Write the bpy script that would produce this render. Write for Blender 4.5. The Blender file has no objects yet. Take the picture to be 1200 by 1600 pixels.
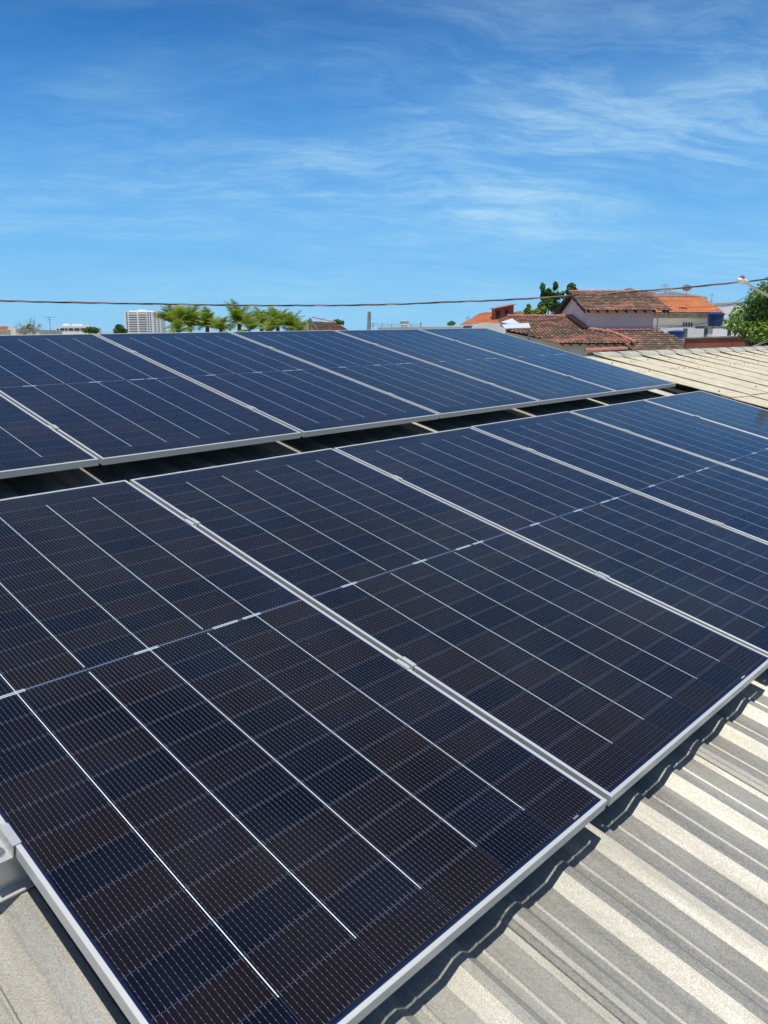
import bpy, bmesh, math, random
from mathutils import Vector, Matrix, noise
random.seed(7)
R_ = math.radians
SC = bpy.context.scene
COL = SC.collection

# ---------------------------------------------------------------- camera
CAM_H = 5.2
FPX = 1259.0                       # focal length in pixels of the 1200x1600 frame
PITCH = math.atan((800 - 518) / FPX)
camd = bpy.data.cameras.new('camera'); cam = bpy.data.objects.new('camera', camd); COL.objects.link(cam)
camd.sensor_fit = 'VERTICAL'; camd.sensor_height = 36; camd.lens = FPX / 1600 * 36
camd.clip_start = 0.05; camd.clip_end = 8000
cam.location = (0, 0, CAM_H); cam.rotation_euler = (R_(90) - PITCH, 0, 0)
SC.camera = cam

# ---------------------------------------------------------------- light
SUN_ELEV, SUN_AZ = R_(75.8), R_(182.0)      # azimuth from +Y towards +X
sx, sy, sz = math.sin(SUN_AZ) * math.cos(SUN_ELEV), math.cos(SUN_AZ) * math.cos(SUN_ELEV), math.sin(SUN_ELEV)
sund = bpy.data.lights.new('sun', 'SUN'); sun = bpy.data.objects.new('sun', sund); COL.objects.link(sun)
sund.energy = 4.6; sund.angle = R_(0.53); sund.color = (1.0, 0.945, 0.85)
sun.location = (0, 0, 60)
sun.rotation_euler = Vector((-sx, -sy, -sz)).to_track_quat('-Z', 'Y').to_euler()

world = bpy.data.worlds.new('World'); SC.world = world; world.use_nodes = True
nt = world.node_tree; nt.nodes.clear()
def N(nt, t, **kw):
    n = nt.nodes.new(t)
    for k, v in kw.items(): setattr(n, k, v)
    return n
def lk(nt, a, b): nt.links.new(a, b)
def mth(nt, op, a, b=None, c=None, clamp=False):
    n = nt.nodes.new('ShaderNodeMath'); n.operation = op; n.use_clamp = clamp
    for i, v in enumerate((a, b, c)):
        if v is None: continue
        if isinstance(v, (int, float)): n.inputs[i].default_value = v
        else: nt.links.new(v, n.inputs[i])
    return n.outputs[0]
def mixc(nt, f, a, b, mode='MIX'):
    n = nt.nodes.new('ShaderNodeMix'); n.data_type = 'RGBA'; n.blend_type = mode
    for i, v in ((0, f), (6, a), (7, b)):
        if isinstance(v, (int, float)): n.inputs[i].default_value = v
        elif isinstance(v, tuple): n.inputs[i].default_value = (*v[:3], 1)
        else: nt.links.new(v, n.inputs[i])
    return n.outputs[2]
def ramp(nt, f, stops):
    n = nt.nodes.new('ShaderNodeValToRGB'); e = n.color_ramp.elements
    while len(e) < len(stops): e.new(0.5)
    for i, (p, c) in enumerate(stops):
        e[i].position = p
        e[i].color = (c, c, c, 1) if isinstance(c, (int, float)) else (*c, 1)
    nt.links.new(f, n.inputs[0]); return n.outputs[0]
def noise_tex(nt, vec, scale, detail=4, rough=0.55, dist=0.0):
    n = nt.nodes.new('ShaderNodeTexNoise'); n.inputs['Scale'].default_value = scale
    n.inputs['Detail'].default_value = detail; n.inputs['Roughness'].default_value = rough
    n.inputs['Distortion'].default_value = dist
    if vec is not None: nt.links.new(vec, n.inputs['Vector'])
    return n.outputs[0]

sky = N(nt, 'ShaderNodeTexSky', sky_type='NISHITA', sun_disc=False)
sky.sun_elevation = SUN_ELEV; sky.sun_rotation = SUN_AZ
sky.air_density = 1.0; sky.dust_density = 0.35; sky.ozone_density = 2.6; sky.altitude = 0
tc = N(nt, 'ShaderNodeTexCoord'); sp = N(nt, 'ShaderNodeSeparateXYZ'); lk(nt, tc.outputs['Generated'], sp.inputs[0])
zz = mth(nt, 'MAXIMUM', sp.outputs[2], 0.0)
# measured colour of this clear tropical sky from the horizon up, blended over the physical sky
grad = ramp(nt, zz, [(0.0, (0.250, 0.610, 0.930)), (0.06, (0.185, 0.535, 0.920)), (0.12, (0.140, 0.470, 0.900)), (0.20, (0.070, 0.335, 0.790)), (0.27, (0.036, 0.235, 0.640)), (0.34, (0.013, 0.145, 0.470)), (0.7, (0.010, 0.085, 0.330))])
gs = mixc(nt, 1.0, grad, (8.33, 8.33, 8.33), 'MULTIPLY'); gs.node.clamp_result = False
base_sky = mixc(nt, ramp(nt, zz, [(0.30, 0.92), (0.75, 0.25)]), sky.outputs[0], gs)
dz = mth(nt, 'ADD', zz, 0.20)
cx = mth(nt, 'DIVIDE', sp.outputs[0], dz); cy = mth(nt, 'DIVIDE', sp.outputs[1], dz)
cb = N(nt, 'ShaderNodeCombineXYZ'); lk(nt, cx, cb.inputs[0]); lk(nt, cy, cb.inputs[1])
mp = N(nt, 'ShaderNodeMapping'); mp.inputs['Rotation'].default_value = (0, 0, R_(-8)); mp.inputs['Location'].default_value = (12.68, 0.27, 5.1)
lk(nt, cb.outputs[0], mp.inputs[0])
wv = N(nt, 'ShaderNodeTexNoise'); wv.inputs['Scale'].default_value = 1.3; wv.inputs['Detail'].default_value = 3; lk(nt, mp.outputs[0], wv.inputs['Vector'])
wa = N(nt, 'ShaderNodeVectorMath', operation='SUBTRACT'); lk(nt, wv.outputs[1], wa.inputs[0]); wa.inputs[1].default_value = (.5, .5, .5)
ws = N(nt, 'ShaderNodeVectorMath', operation='SCALE'); lk(nt, wa.outputs[0], ws.inputs[0]); ws.inputs['Scale'].default_value = 0.55
wd_ = N(nt, 'ShaderNodeVectorMath', operation='ADD'); lk(nt, mp.outputs[0], wd_.inputs[0]); lk(nt, ws.outputs[0], wd_.inputs[1])
mp2 = N(nt, 'ShaderNodeMapping'); mp2.inputs['Scale'].default_value = (0.32, 1.0, 1.0); lk(nt, wd_.outputs[0], mp2.inputs[0])
cl_big = noise_tex(nt, mp.outputs[0], 0.9, 3, 0.5, 0.0)
cl_fine = noise_tex(nt, mp2.outputs[0], 6.5, 10, 0.70, 0.25)
cl_mid = noise_tex(nt, mp2.outputs[0], 2.0, 6, 0.62, 0.3)
bigm = ramp(nt, cl_big, [(0.30, 0.0), (0.60, 1.0)])
fib = mth(nt, 'MULTIPLY', ramp(nt, cl_fine, [(0.42, 0.0), (0.74, 1.0)]), ramp(nt, cl_mid, [(0.36, 0.15), (0.62, 1.0)]))
veil = ramp(nt, cl_mid, [(0.34, 0.0), (0.75, 1.0)])
clm = mth(nt, 'ADD', mth(nt, 'MULTIPLY', mth(nt, 'MULTIPLY', bigm, fib), 0.85), mth(nt, 'MULTIPLY', veil, mth(nt, 'ADD', 0.10, mth(nt, 'MULTIPLY', bigm, 0.28))))
clm = mth(nt, 'MULTIPLY', clm, ramp(nt, zz, [(0.0, 0.15), (0.07, 0.55), (0.14, 1.0), (0.25, 0.8), (0.34, 0.5)]))
clm = mth(nt, 'MULTIPLY', clm, 0.80, clamp=True)
skyc = mixc(nt, clm, base_sky, (4.6, 6.9, 8.1))
bg = N(nt, 'ShaderNodeBackground'); bg.inputs[1].default_value = 0.12
lk(nt, skyc, bg.inputs[0])
wo = N(nt, 'ShaderNodeOutputWorld'); lk(nt, bg.outputs[0], wo.inputs[0])

SC.view_settings.view_transform = 'Standard'; SC.view_settings.look = 'None'
SC.view_settings.exposure = 0.0; SC.view_settings.gamma = 1.0

# ---------------------------------------------------------------- helpers
def at(px, py, Y):
    """world point seen at pixel (px,py) of the 1200x1600 photo, Y metres ahead"""
    s, c = math.sin(PITCH), math.cos(PITCH)
    a, b = (px - 600) / FPX, (py - 800) / FPX
    d = Vector((a, -b * s + c, -b * c - s)); d *= Y / d.y
    return Vector((0, 0, CAM_H)) + d

# frame of the sloping roof: x along the rows, y up the slope, z normal to it; z = 0 is the glass level
def _cam2world(v):
    s, c = math.sin(PITCH), math.cos(PITCH)
    return Vector((v[0], -v[1] * s + v[2] * c, -v[1] * c - v[2] * s))
vx = _cam2world((0.689, -0.170, 0.705)).normalized()
uy = _cam2world((0.708, 0.366, -0.604)); uy = (uy - vx * uy.dot(vx)).normalized()
nz = vx.cross(-uy).normalized()
org = Vector((0, 0, CAM_H)) + _cam2world((-1.853, 0.061, 2.527))
ROOF = Matrix(((vx.x, -uy.x, nz.x, org.x), (vx.y, -uy.y, nz.y, org.y), (vx.z, -uy.z, nz.z, org.z), (0, 0, 0, 1)))

def tag(o, label=None, cat=None, group=None, kind=None):
    if label: o['label'] = label
    if cat: o['category'] = cat
    if group: o['group'] = group
    if kind: o['kind'] = kind
    return o
def empty(name, loc=(0, 0, 0), rz=0, mat=None):
    o = bpy.data.objects.new(name, None); COL.objects.link(o); o.empty_display_size = 0.2
    if mat is not None: o.matrix_world = mat
    else: o.location = loc; o.rotation_euler = (0, 0, rz)
    return o
class MB:
    def __init__(s): s.v = []; s.f = []; s.mi = []
    def add(s, vs, fs, m=0):
        b = len(s.v); s.v += [tuple(v) for v in vs]; s.f += [tuple(b + i for i in f) for f in fs]; s.mi += [m] * len(fs)
    def box(s, x0, y0, z0, x1, y1, z1, m=0, M=None):
        vs = [Vector(p) for p in ((x0,y0,z0),(x1,y0,z0),(x1,y1,z0),(x0,y1,z0),(x0,y0,z1),(x1,y0,z1),(x1,y1,z1),(x0,y1,z1))]
        if M is not None: vs = [M @ v for v in vs]
        s.add(vs, [(0,3,2,1),(4,5,6,7),(0,1,5,4),(1,2,6,5),(2,3,7,6),(3,0,4,7)], m)
    def tube(s, pts, r, n=8, m=0, cap=True):
        pts = [Vector(p) for p in pts]; rs = r if isinstance(r, (list, tuple)) else [r] * len(pts)
        rings = []; ref = Vector((0, 0, 1))
        for i, p in enumerate(pts):
            d = (pts[min(i + 1, len(pts) - 1)] - pts[max(i - 1, 0)]).normalized()
            if abs(d.dot(ref)) > 0.95: ref = Vector((1, 0, 0))
            a = d.cross(ref).normalized(); b = a.cross(d)
            rings.append([p + (a * math.cos(t) + b * math.sin(t)) * rs[i] for t in [2 * math.pi * k / n for k in range(n)]])
        vs = [q for rg in rings for q in rg]
        fs = [(i*n+k, i*n+(k+1)%n, (i+1)*n+(k+1)%n, (i+1)*n+k) for i in range(len(pts)-1) for k in range(n)]
        if cap: fs += [tuple(range(n))[::-1], tuple((len(pts)-1)*n+k for k in range(n))]
        s.add(vs, fs, m)
    def lathe(s, prof, c=(0, 0, 0), n=20, m=0):
        c = Vector(c); vs = []; fs = []
        for r, z in prof: vs += [c + Vector((r*math.cos(2*math.pi*k/n), r*math.sin(2*math.pi*k/n), z)) for k in range(n)]
        fs = [(i*n+k, i*n+(k+1)%n, (i+1)*n+(k+1)%n, (i+1)*n+k) for i in range(len(prof)-1) for k in range(n)]
        fs += [tuple(range(n))[::-1], tuple((len(prof)-1)*n+k for k in range(n))]
        s.add(vs, fs, m)
    def build(s, name, mats, parent=None, smooth=False):
        me = bpy.data.meshes.new(name); me.from_pydata(s.v, [], s.f)
        if not isinstance(mats, (list, tuple)): mats = [mats]
        for m in mats: me.materials.append(m)
        if len(mats) > 1: me.polygons.foreach_set('material_index', s.mi)
        if smooth: me.polygons.foreach_set('use_smooth', [True] * len(me.polygons))
        me.update()
        o = bpy.data.objects.new(name, me); COL.objects.link(o)
        if parent is not None: o.parent = parent
        return o
def localise(mb, c):
    c = Vector(c); mb.v = [tuple(Vector(v) - c) for v in mb.v]; return mb
def copy_tree(o, parent=None):
    c = o.copy(); COL.objects.link(c)
    if parent is not None: c.parent = parent
    for ch in [q for q in SC.objects if q.parent == o]: copy_tree(ch, c)
    return c

# ---------------------------------------------------------------- materials
def newmat(name):
    m = bpy.data.materials.new(name); m.use_nodes = True
    t = m.node_tree; p = t.nodes['Principled BSDF']; return m, t, p
def bump(t, p, h, dist, strength=1.0):
    b = N(t, 'ShaderNodeBump'); b.inputs['Distance'].default_value = dist; b.inputs['Strength'].default_value = strength
    lk(t, h, b.inputs['Height']); lk(t, b.outputs[0], p.inputs['Normal'])
def plain(name, c, rough=0.6, metal=0.0, var=0.15, scale=3.0, bumpd=0.0, c2=None, spec=0.5):
    m, t, p = newmat(name); g = N(t, 'ShaderNodeTexCoord').outputs['Object']
    n = noise_tex(t, g, scale, 6, 0.6)
    c2 = c2 or tuple(max(0, q * (1 - var * 2)) for q in c)
    lk(t, mixc(t, ramp(t, n, [(0.35, 0.0), (0.68, 1.0)]), c, c2), p.inputs['Base Color'])
    p.inputs['Roughness'].default_value = rough; p.inputs['Metallic'].default_value = metal
    p.inputs['Specular IOR Level'].default_value = spec
    if bumpd: bump(t, p, noise_tex(t, g, scale * 14, 5, 0.6), bumpd)
    return m

PW, PL, PTH = 1.134, 2.273, 0.030
def mat_laminate():
    m, t, p = newmat('cell_glass')
    g = N(t, 'ShaderNodeTexCoord'); s = N(t, 'ShaderNodeSeparateXYZ'); lk(t, g.outputs['Object'], s.inputs[0])
    oi = N(t, 'ShaderNodeObjectInfo')
    x = s.outputs[0]; y = mth(t, 'MULTIPLY', s.outputs[1], -1.0)
    MG = 0.0165; CW = (PW - 2 * MG) / 6
    xc = mth(t, 'DIVIDE', mth(t, 'SUBTRACT', x, MG), CW)
    HR = (PL / 2 - 0.0215 - 0.003) / 12
    upper = mth(t, 'LESS_THAN', y, PL / 2)
    yh = mth(t, 'ABSOLUTE', mth(t, 'SUBTRACT', y, PL / 2))              # distance from the middle
    yr = mth(t, 'DIVIDE', mth(t, 'SUBTRACT', yh, 0.003), HR)             # 0..12 outward
    ix = mth(t, 'FLOOR', xc); iy = mth(t, 'FLOOR', yr)
    fx = mth(t, 'FRACT', xc); fy = mth(t, 'FRACT', yr)
    # distance in metres to nearest column / row gap
    dx = mth(t, 'MULTIPLY', mth(t, 'SUBTRACT', 0.5, mth(t, 'ABSOLUTE', mth(t, 'SUBTRACT', fx, 0.5))), CW)
    dy = mth(t, 'MULTIPLY', mth(t, 'SUBTRACT', 0.5, mth(t, 'ABSOLUTE', mth(t, 'SUBTRACT', fy, 0.5))), HR)
    inx = mth(t, 'MULTIPLY', mth(t, 'GREATER_THAN', xc, 0.0), mth(t, 'LESS_THAN', xc, 6.0))
    iny = mth(t, 'MULTIPLY', mth(t, 'GREATER_THAN', yr, 0.0), mth(t, 'LESS_THAN', yr, 12.0))
    incell = mth(t, 'MULTIPLY', inx, iny)
    inner = mth(t, 'MULTIPLY', mth(t, 'GREATER_THAN', xc, 0.5), mth(t, 'LESS_THAN', xc, 5.5))
    # per-cell tint
    cb = N(t, 'ShaderNodeCombineXYZ'); lk(t, ix, cb.inputs[0]); lk(t, mth(t, 'ADD', iy, mth(t, 'MULTIPLY', upper, 31.0)), cb.inputs[1])
    lk(t, mth(t, 'MULTIPLY', oi.outputs['Random'], 517.0), cb.inputs[2])
    wn = N(t, 'ShaderNodeTexWhiteNoise', noise_dimensions='3D'); lk(t, cb.outputs[0], wn.inputs[0])
    cellc = ramp(t, wn.outputs[0], [(0.0, (0.0016, 0.0026, 0.0085)), (0.25, (0.0020, 0.0030, 0.0090)), (0.45, (0.0050, 0.0040, 0.0072)), (0.72, (0.0078, 0.0050, 0.0066)), (0.93, (0.0058, 0.0046, 0.0078)), (1.0, (0.0014, 0.0034, 0.0135))])
    big = noise_tex(t, g.outputs['Object'], 5.0, 3, 0.5)
    cellc = mixc(t, mth(t, 'MULTIPLY', ramp(t, big, [(0.52, 0.0), (0.75, 1.0)]), 0.5), cellc, (0.0035, 0.0065, 0.022))
    # busbars, 16 a cell, with solder pads
    bp = CW / 16
    bf = mth(t, 'FRACT', mth(t, 'DIVIDE', mth(t, 'MULTIPLY', fx, CW), bp))
    bd = mth(t, 'MULTIPLY', mth(t, 'ABSOLUTE', mth(t, 'SUBTRACT', bf, 0.5)), bp)
    bus = mth(t, 'LESS_THAN', bd, 0.00022)
    pf = mth(t, 'FRACT', mth(t, 'DIVIDE', mth(t, 'MULTIPLY', fy, HR), HR / 7))
    pad = mth(t, 'MULTIPLY', mth(t, 'LESS_THAN', bd, 0.00055), mth(t, 'LESS_THAN', mth(t, 'ABSOLUTE', mth(t, 'SUBTRACT', pf, 0.5)), 0.055))
    edgep = mth(t, 'MULTIPLY', mth(t, 'LESS_THAN', bd, 0.00050), mth(t, 'MULTIPLY', mth(t, 'GREATER_THAN', dy, 0.0020), mth(t, 'LESS_THAN', dy, 0.0042)))
    col = mixc(t, mth(t, 'MULTIPLY', bus, 0.50), cellc, (0.20, 0.18, 0.17))
    col = mixc(t, mth(t, 'MULTIPLY', mth(t, 'MAXIMUM', pad, edgep), 0.7), col, (0.36, 0.34, 0.31))
    # row gaps: faint blue line
    rowg = mth(t, 'LESS_THAN', dy, 0.00065)
    col = mixc(t, mth(t, 'MULTIPLY', rowg, 0.55), col, (0.05, 0.07, 0.13))
    col = mixc(t, incell, (0.006, 0.014, 0.045), col)
    # column gaps: bright ribbons up to one cell from the short ends
    near = mth(t, 'LESS_THAN', dx, 0.00105)
    colline = mth(t, 'MULTIPLY', mth(t, 'MULTIPLY', near, inner), mth(t, 'LESS_THAN', yr, 11.06))
    par = mth(t, 'LESS_THAN', mth(t, 'ABSOLUTE', mth(t, 'SUBTRACT', mth(t, 'PINGPONG', mth(t, 'ROUND', xc), 1.0), 0.0)), 0.5)  # even lines
    gap = mth(t, 'MULTIPLY', par, mth(t, 'LESS_THAN', yh, 0.012))
    colline = mth(t, 'MULTIPLY', colline, mth(t, 'SUBTRACT', 1.0, gap))
    breaks = mth(t, 'MULTIPLY', mth(t, 'LESS_THAN', dy, 0.0012), mth(t, 'GREATER_THAN', yr, 0.5))
    colline = mth(t, 'MULTIPLY', colline, mth(t, 'SUBTRACT', 1.0, mth(t, 'MULTIPLY', breaks, 0.65)))
    endline = mth(t, 'MULTIPLY', mth(t, 'MULTIPLY', mth(t, 'LESS_THAN', dx, 0.0008), inner), mth(t, 'GREATER_THAN', yr, 11.06))
    col = mixc(t, mth(t, 'MULTIPLY', endline, 0.7), col, (0.02, 0.035, 0.08))
    # middle strip and its bus ribbons
    mid = mth(t, 'LESS_THAN', yh, 0.0016)
    col = mixc(t, mth(t, 'MULTIPLY', mid, 0.8), col, (0.14, 0.20, 0.32))
    seg = None
    for a, b in ((0.150, 0.222), (0.520, 0.595), (0.778, 0.868), (0.888, 0.955)):
        q = mth(t, 'MULTIPLY', mth(t, 'GREATER_THAN', x, a), mth(t, 'LESS_THAN', x, b))
        seg = q if seg is None else mth(t, 'MAXIMUM', seg, q)
    two = mth(t, 'MULTIPLY', mth(t, 'GREATER_THAN', yh, 0.0016), mth(t, 'LESS_THAN', yh, 0.0048))
    ribm = mth(t, 'MULTIPLY', seg, two)
    bright = mth(t, 'MAXIMUM', ribm, colline)
    # dust: fine specks and faint film
    sv = N(t, 'ShaderNodeTexVoronoi'); sv.inputs['Scale'].default_value = 26; lk(t, g.outputs['Object'], sv.inputs['Vector'])
    wn2 = N(t, 'ShaderNodeTexWhiteNoise', noise_dimensions='3D'); lk(t, sv.outputs['Position'], wn2.inputs[0])
    speck = mth(t, 'MULTIPLY', mth(t, 'LESS_THAN', sv.outputs['Distance'], 0.030), mth(t, 'GREATER_THAN', wn2.outputs[0], 0.72))
    col = mixc(t, mth(t, 'MULTIPLY', speck, 0.5), col, (0.35, 0.34, 0.32))
    film = ramp(t, noise_tex(t, g.outputs['Object'], 2.2, 6, 0.6, 0.6), [(0.45, 0.0), (0.8, 1.0)])
    col = mixc(t, mth(t, 'MULTIPLY', film, 0.022), col, (0.30, 0.29, 0.27))
    col = mixc(t, ribm, mixc(t, colline, col, (0.54, 0.67, 0.72)), (0.42, 0.48, 0.52))
    lk(t, col, p.inputs['Base Color'])
    lk(t, mth(t, 'ADD', 0.07, mth(t, 'MULTIPLY', film, 0.05)), p.inputs['Roughness'])
    p.inputs['IOR'].default_value = 1.37
    nb = noise_tex(t, g.outputs['Object'], 1.3, 2, 0.5)
    bump(t, p, nb, 0.004, 0.5)
    # clear glass between the cells and the frame lets sunlight through
    ex = mth(t, 'MINIMUM', x, mth(t, 'SUBTRACT', PW, x)); ey = mth(t, 'MINIMUM', y, mth(t, 'SUBTRACT', PL, y))
    cl1 = mth(t, 'MULTIPLY', mth(t, 'GREATER_THAN', ey, 0.0165), mth(t, 'LESS_THAN', ey, 0.0212))
    clear = mth(t, 'MULTIPLY', cl1, 0.6)
    tr = N(t, 'ShaderNodeBsdfTransparent'); tr.inputs[0].default_value = (0.85, 0.9, 0.9, 1)
    mx = N(t, 'ShaderNodeMixShader'); lk(t, clear, mx.inputs[0]); lk(t, p.outputs[0], mx.inputs[1]); lk(t, tr.outputs[0], mx.inputs[2])
    lk(t, mx.outputs[0], t.nodes['Material Output'].inputs[0])
    return m

def mat_alu(name='anodised_aluminium', c=(0.64, 0.64, 0.61), rough=0.42, metal=0.40):
    m, t, p = newmat(name); g = N(t, 'ShaderNodeTexCoord').outputs['Object']
    n = noise_tex(t, g, 6, 5, 0.6)
    lk(t, mixc(t, n, c, tuple(q * 0.88 for q in c)), p.inputs['Base Color'])
    p.inputs['Metallic'].default_value = metal
    lk(t, mth(t, 'ADD', rough - 0.06, mth(t, 'MULTIPLY', noise_tex(t, g, 30, 3), 0.12)), p.inputs['Roughness'])
    return m

def mat_sheet():
    m, t, p = newmat('weathered_galvanised_sheet'); g = N(t, 'ShaderNodeTexCoord').outputs['Object']
    mpn = N(t, 'ShaderNodeMapping'); mpn.inputs['Scale'].default_value = (1.3, 0.15, 1.0); lk(t, g, mpn.inputs[0])
    sv = N(t, 'ShaderNodeTexVoronoi'); sv.inputs['Scale'].default_value = 240; lk(t, g, sv.inputs['Vector'])
    wn = N(t, 'ShaderNodeTexWhiteNoise', noise_dimensions='3D'); lk(t, sv.outputs['Position'], wn.inputs[0])
    spang = wn.outputs[0]
    stain = noise_tex(t, mpn.outputs[0], 7.0, 8, 0.65, 0.3)
    blot = noise_tex(t, g, 2.3, 5, 0.6, 0.3)
    c = mixc(t, ramp(t, stain, [(0.36, 0.0), (0.66, 1.0)]), (0.46, 0.44, 0.38), (0.22, 0.215, 0.185))
    c = mixc(t, mth(t, 'MULTIPLY', ramp(t, blot, [(0.5, 0.0), (0.8, 1.0)]), 0.5), c, (0.36, 0.31, 0.22))
    c = mixc(t, mth(t, 'MULTIPLY', spang, 0.25), c, (0.64, 0.61, 0.55))
    fine = noise_tex(t, g, 330, 2, 0.8)
    c = mixc(t, mth(t, 'MULTIPLY', ramp(t, fine, [(0.36, 1.0), (0.54, 0.0)]), 0.42), c, (0.17, 0.165, 0.145))
    lk(t, c, p.inputs['Base Color'])
    p.inputs['Metallic'].default_value = 0.56
    lk(t, mth(t, 'ADD', 0.455, mth(t, 'ADD', mth(t, 'MULTIPLY', stain, 0.12), mth(t, 'MULTIPLY', spang, 0.10))), p.inputs['Roughness'])
    h = mth(t, 'ADD', mth(t, 'MULTIPLY', fine, 1.0), mth(t, 'MULTIPLY', spang, 0.4))
    bump(t, p, h, 0.0007, 0.9)
    return m

def mat_tile(name, fresh, old, oldness, pitch=0.21, row=0.36):
    """clay tiles; object x runs along the eave, y up the slope: every tile its own tint, lichen in patches"""
    m, t, p = newmat(name); g = N(t, 'ShaderNodeTexCoord').outputs['UV']
    s = N(t, 'ShaderNodeSeparateXYZ'); lk(t, g, s.inputs[0])
    ix = mth(t, 'FLOOR', mth(t, 'DIVIDE', s.outputs[0], pitch)); iy = mth(t, 'FLOOR', mth(t, 'DIVIDE', s.outputs[1], row))
    cb = N(t, 'ShaderNodeCombineXYZ'); lk(t, ix, cb.inputs[0]); lk(t, iy, cb.inputs[1])
    wn = N(t, 'ShaderNodeTexWhiteNoise', noise_dimensions='2D'); lk(t, cb.outputs[0], wn.inputs[0])
    blot = noise_tex(t, g, 0.55, 5, 0.65, 0.4); fine = noise_tex(t, g, 9, 5, 0.7)
    f = mth(t, 'ADD', mth(t, 'MULTIPLY', mth(t, 'SUBTRACT', blot, 0.5), 2.6), mth(t, 'ADD', mth(t, 'MULTIPLY', wn.outputs[0], 0.7), mth(t, 'MULTIPLY', mth(t, 'SUBTRACT', fine, 0.5), 1.2)))
    f = mth(t, 'ADD', f, oldness - 0.35, clamp=True)
    c = mixc(t, f, fresh, old)
    c = mixc(t, mth(t, 'MULTIPLY', mth(t, 'GREATER_THAN', wn.outputs[0], 0.9), 0.35), c, tuple(min(1, q * 1.3 + 0.02) for q in fresh))
    lk(t, c, p.inputs['Base Color']); p.inputs['Roughness'].default_value = 0.85
    p.inputs['Specular IOR Level'].default_value = 0.25
    return m

def mat_leaf(name, a, b, trans=0.25):
    m, t, p = newmat(name); gi = N(t, 'ShaderNodeNewGeometry'); g = N(t, 'ShaderNodeTexCoord').outputs['Object']
    f = mth(t, 'ADD', mth(t, 'MULTIPLY', gi.outputs['Random Per Island'], 0.65), mth(t, 'MULTIPLY', mth(t, 'SUBTRACT', noise_tex(t, g, 1.4, 3), 0.3), 0.8), clamp=True)
    c = mixc(t, f, a, b); lk(t, c, p.inputs['Base Color']); p.inputs['Roughness'].default_value = 0.5
    tl = N(t, 'ShaderNodeBsdfTranslucent'); lk(t, mixc(t, 1.0, c, (1.6, 1.7, 0.7), 'MULTIPLY'), tl.inputs[0])
    mx = N(t, 'ShaderNodeMixShader'); mx.inputs[0].default_value = trans
    lk(t, p.outputs[0], mx.inputs[1]); lk(t, tl.outputs[0], mx.inputs[2]); lk(t, mx.outputs[0], t.nodes['Material Output'].inputs[0])
    return m

M = {}
M['glass'] = mat_laminate()
M['alu'] = mat_alu()
M['rail'] = mat_alu('mill_aluminium_rail', (0.66, 0.66, 0.64), 0.36, 0.6)
M['steel'] = mat_alu('stainless_steel', (0.62, 0.60, 0.58), 0.28, 0.95)
M['sheet'] = mat_sheet()
M['gap_shade'] = plain('painted_gap_shade', (0.010, 0.010, 0.011), 0.6, 0, 0.2, 4, 0.002)  # near-black colour painted for the shaded gap beside the roof
M['fibre'] = plain('cream_fibre_cement', (0.61, 0.545, 0.395), 0.9, 0, 0.12, 9.0, 0.004, c2=(0.46, 0.41, 0.295))
M['fibre_cap'] = plain('grey_fibre_cement', (0.46, 0.44, 0.37), 0.9, 0, 0.2, 4.0, 0.004, c2=(0.33, 0.32, 0.27))
M['black'] = plain('black_rubber', (0.02, 0.02, 0.02), 0.6)
M['tile_old'] = mat_tile('weathered_clay_tile', (0.48, 0.21, 0.15), (0.115, 0.092, 0.062), 0.85)
M['tile_mid'] = mat_tile('half_weathered_clay_tile', (0.54, 0.23, 0.16), (0.125, 0.098, 0.066), 0.80)
M['tile_new'] = mat_tile('orange_clay_tile', (0.58, 0.22, 0.09), (0.40, 0.17, 0.085), 0.25)
M['cap_red'] = plain('terracotta_cap', (0.50, 0.18, 0.12), 0.85, 0, 0.25, 3, c2=(0.25, 0.13, 0.09))
M['pink'] = plain('pink_render', (0.90, 0.68, 0.61), 0.85, 0, 0.08, 0.8, c2=(0.82, 0.60, 0.54))
M['cream'] = plain('cream_render', (0.84, 0.77, 0.64), 0.85, 0, 0.15, 0.9, c2=(0.70, 0.63, 0.52))
M['white'] = plain('white_paint', (0.88, 0.87, 0.84), 0.7, 0, 0.07, 0.6, c2=(0.80, 0.79, 0.76))
M['grey'] = plain('grey_concrete', (0.36, 0.35, 0.32), 0.9, 0, 0.2, 2.0)
M['stainedc_shade'] = plain('stained_concrete_and_shade', (0.30, 0.28, 0.24), 0.9, 0, 0.3, 3.0, c2=(0.10, 0.095, 0.08))  # stained concrete, also the dark tone for eave shade and shadow ticks
M['brick'] = plain('dark_red_painted_wall', (0.26, 0.075, 0.045), 0.85, 0, 0.25, 1.2, c2=(0.36, 0.13, 0.08))
M['wood'] = plain('dark_timber', (0.09, 0.055, 0.035), 0.8, 0, 0.2, 6)
M['tank'] = plain('blue_polyethylene', (0.012, 0.055, 0.20), 0.4, 0, 0.1, 2)
M['window'] = plain('dark_window_glass', (0.03, 0.04, 0.05), 0.15, 0, 0.1, 1)
M['metalw'] = plain('white_metal_sheet', (0.75, 0.78, 0.80), 0.45, 0.3, 0.05, 2)
M['dish'] = plain('satellite_dish_paint', (0.38, 0.35, 0.34), 0.5, 0.2, 0.1, 3)
M['galv'] = mat_alu('galvanised_steel', (0.62, 0.64, 0.66), 0.4, 0.8)
M['cable_k'] = plain('black_cable', (0.012, 0.016, 0.014), 0.5)
M['cable_g'] = plain('grey_cable', (0.28, 0.26, 0.25), 0.5)
M['cable_r'] = plain('faded_red_cable', (0.22, 0.10, 0.09), 0.55)
M['bark'] = plain('bark', (0.16, 0.12, 0.085), 0.9, 0, 0.3, 8)
M['leaf'] = mat_leaf('mango_leaf', (0.06, 0.14, 0.02), (0.24, 0.36, 0.05), 0.35)
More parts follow.
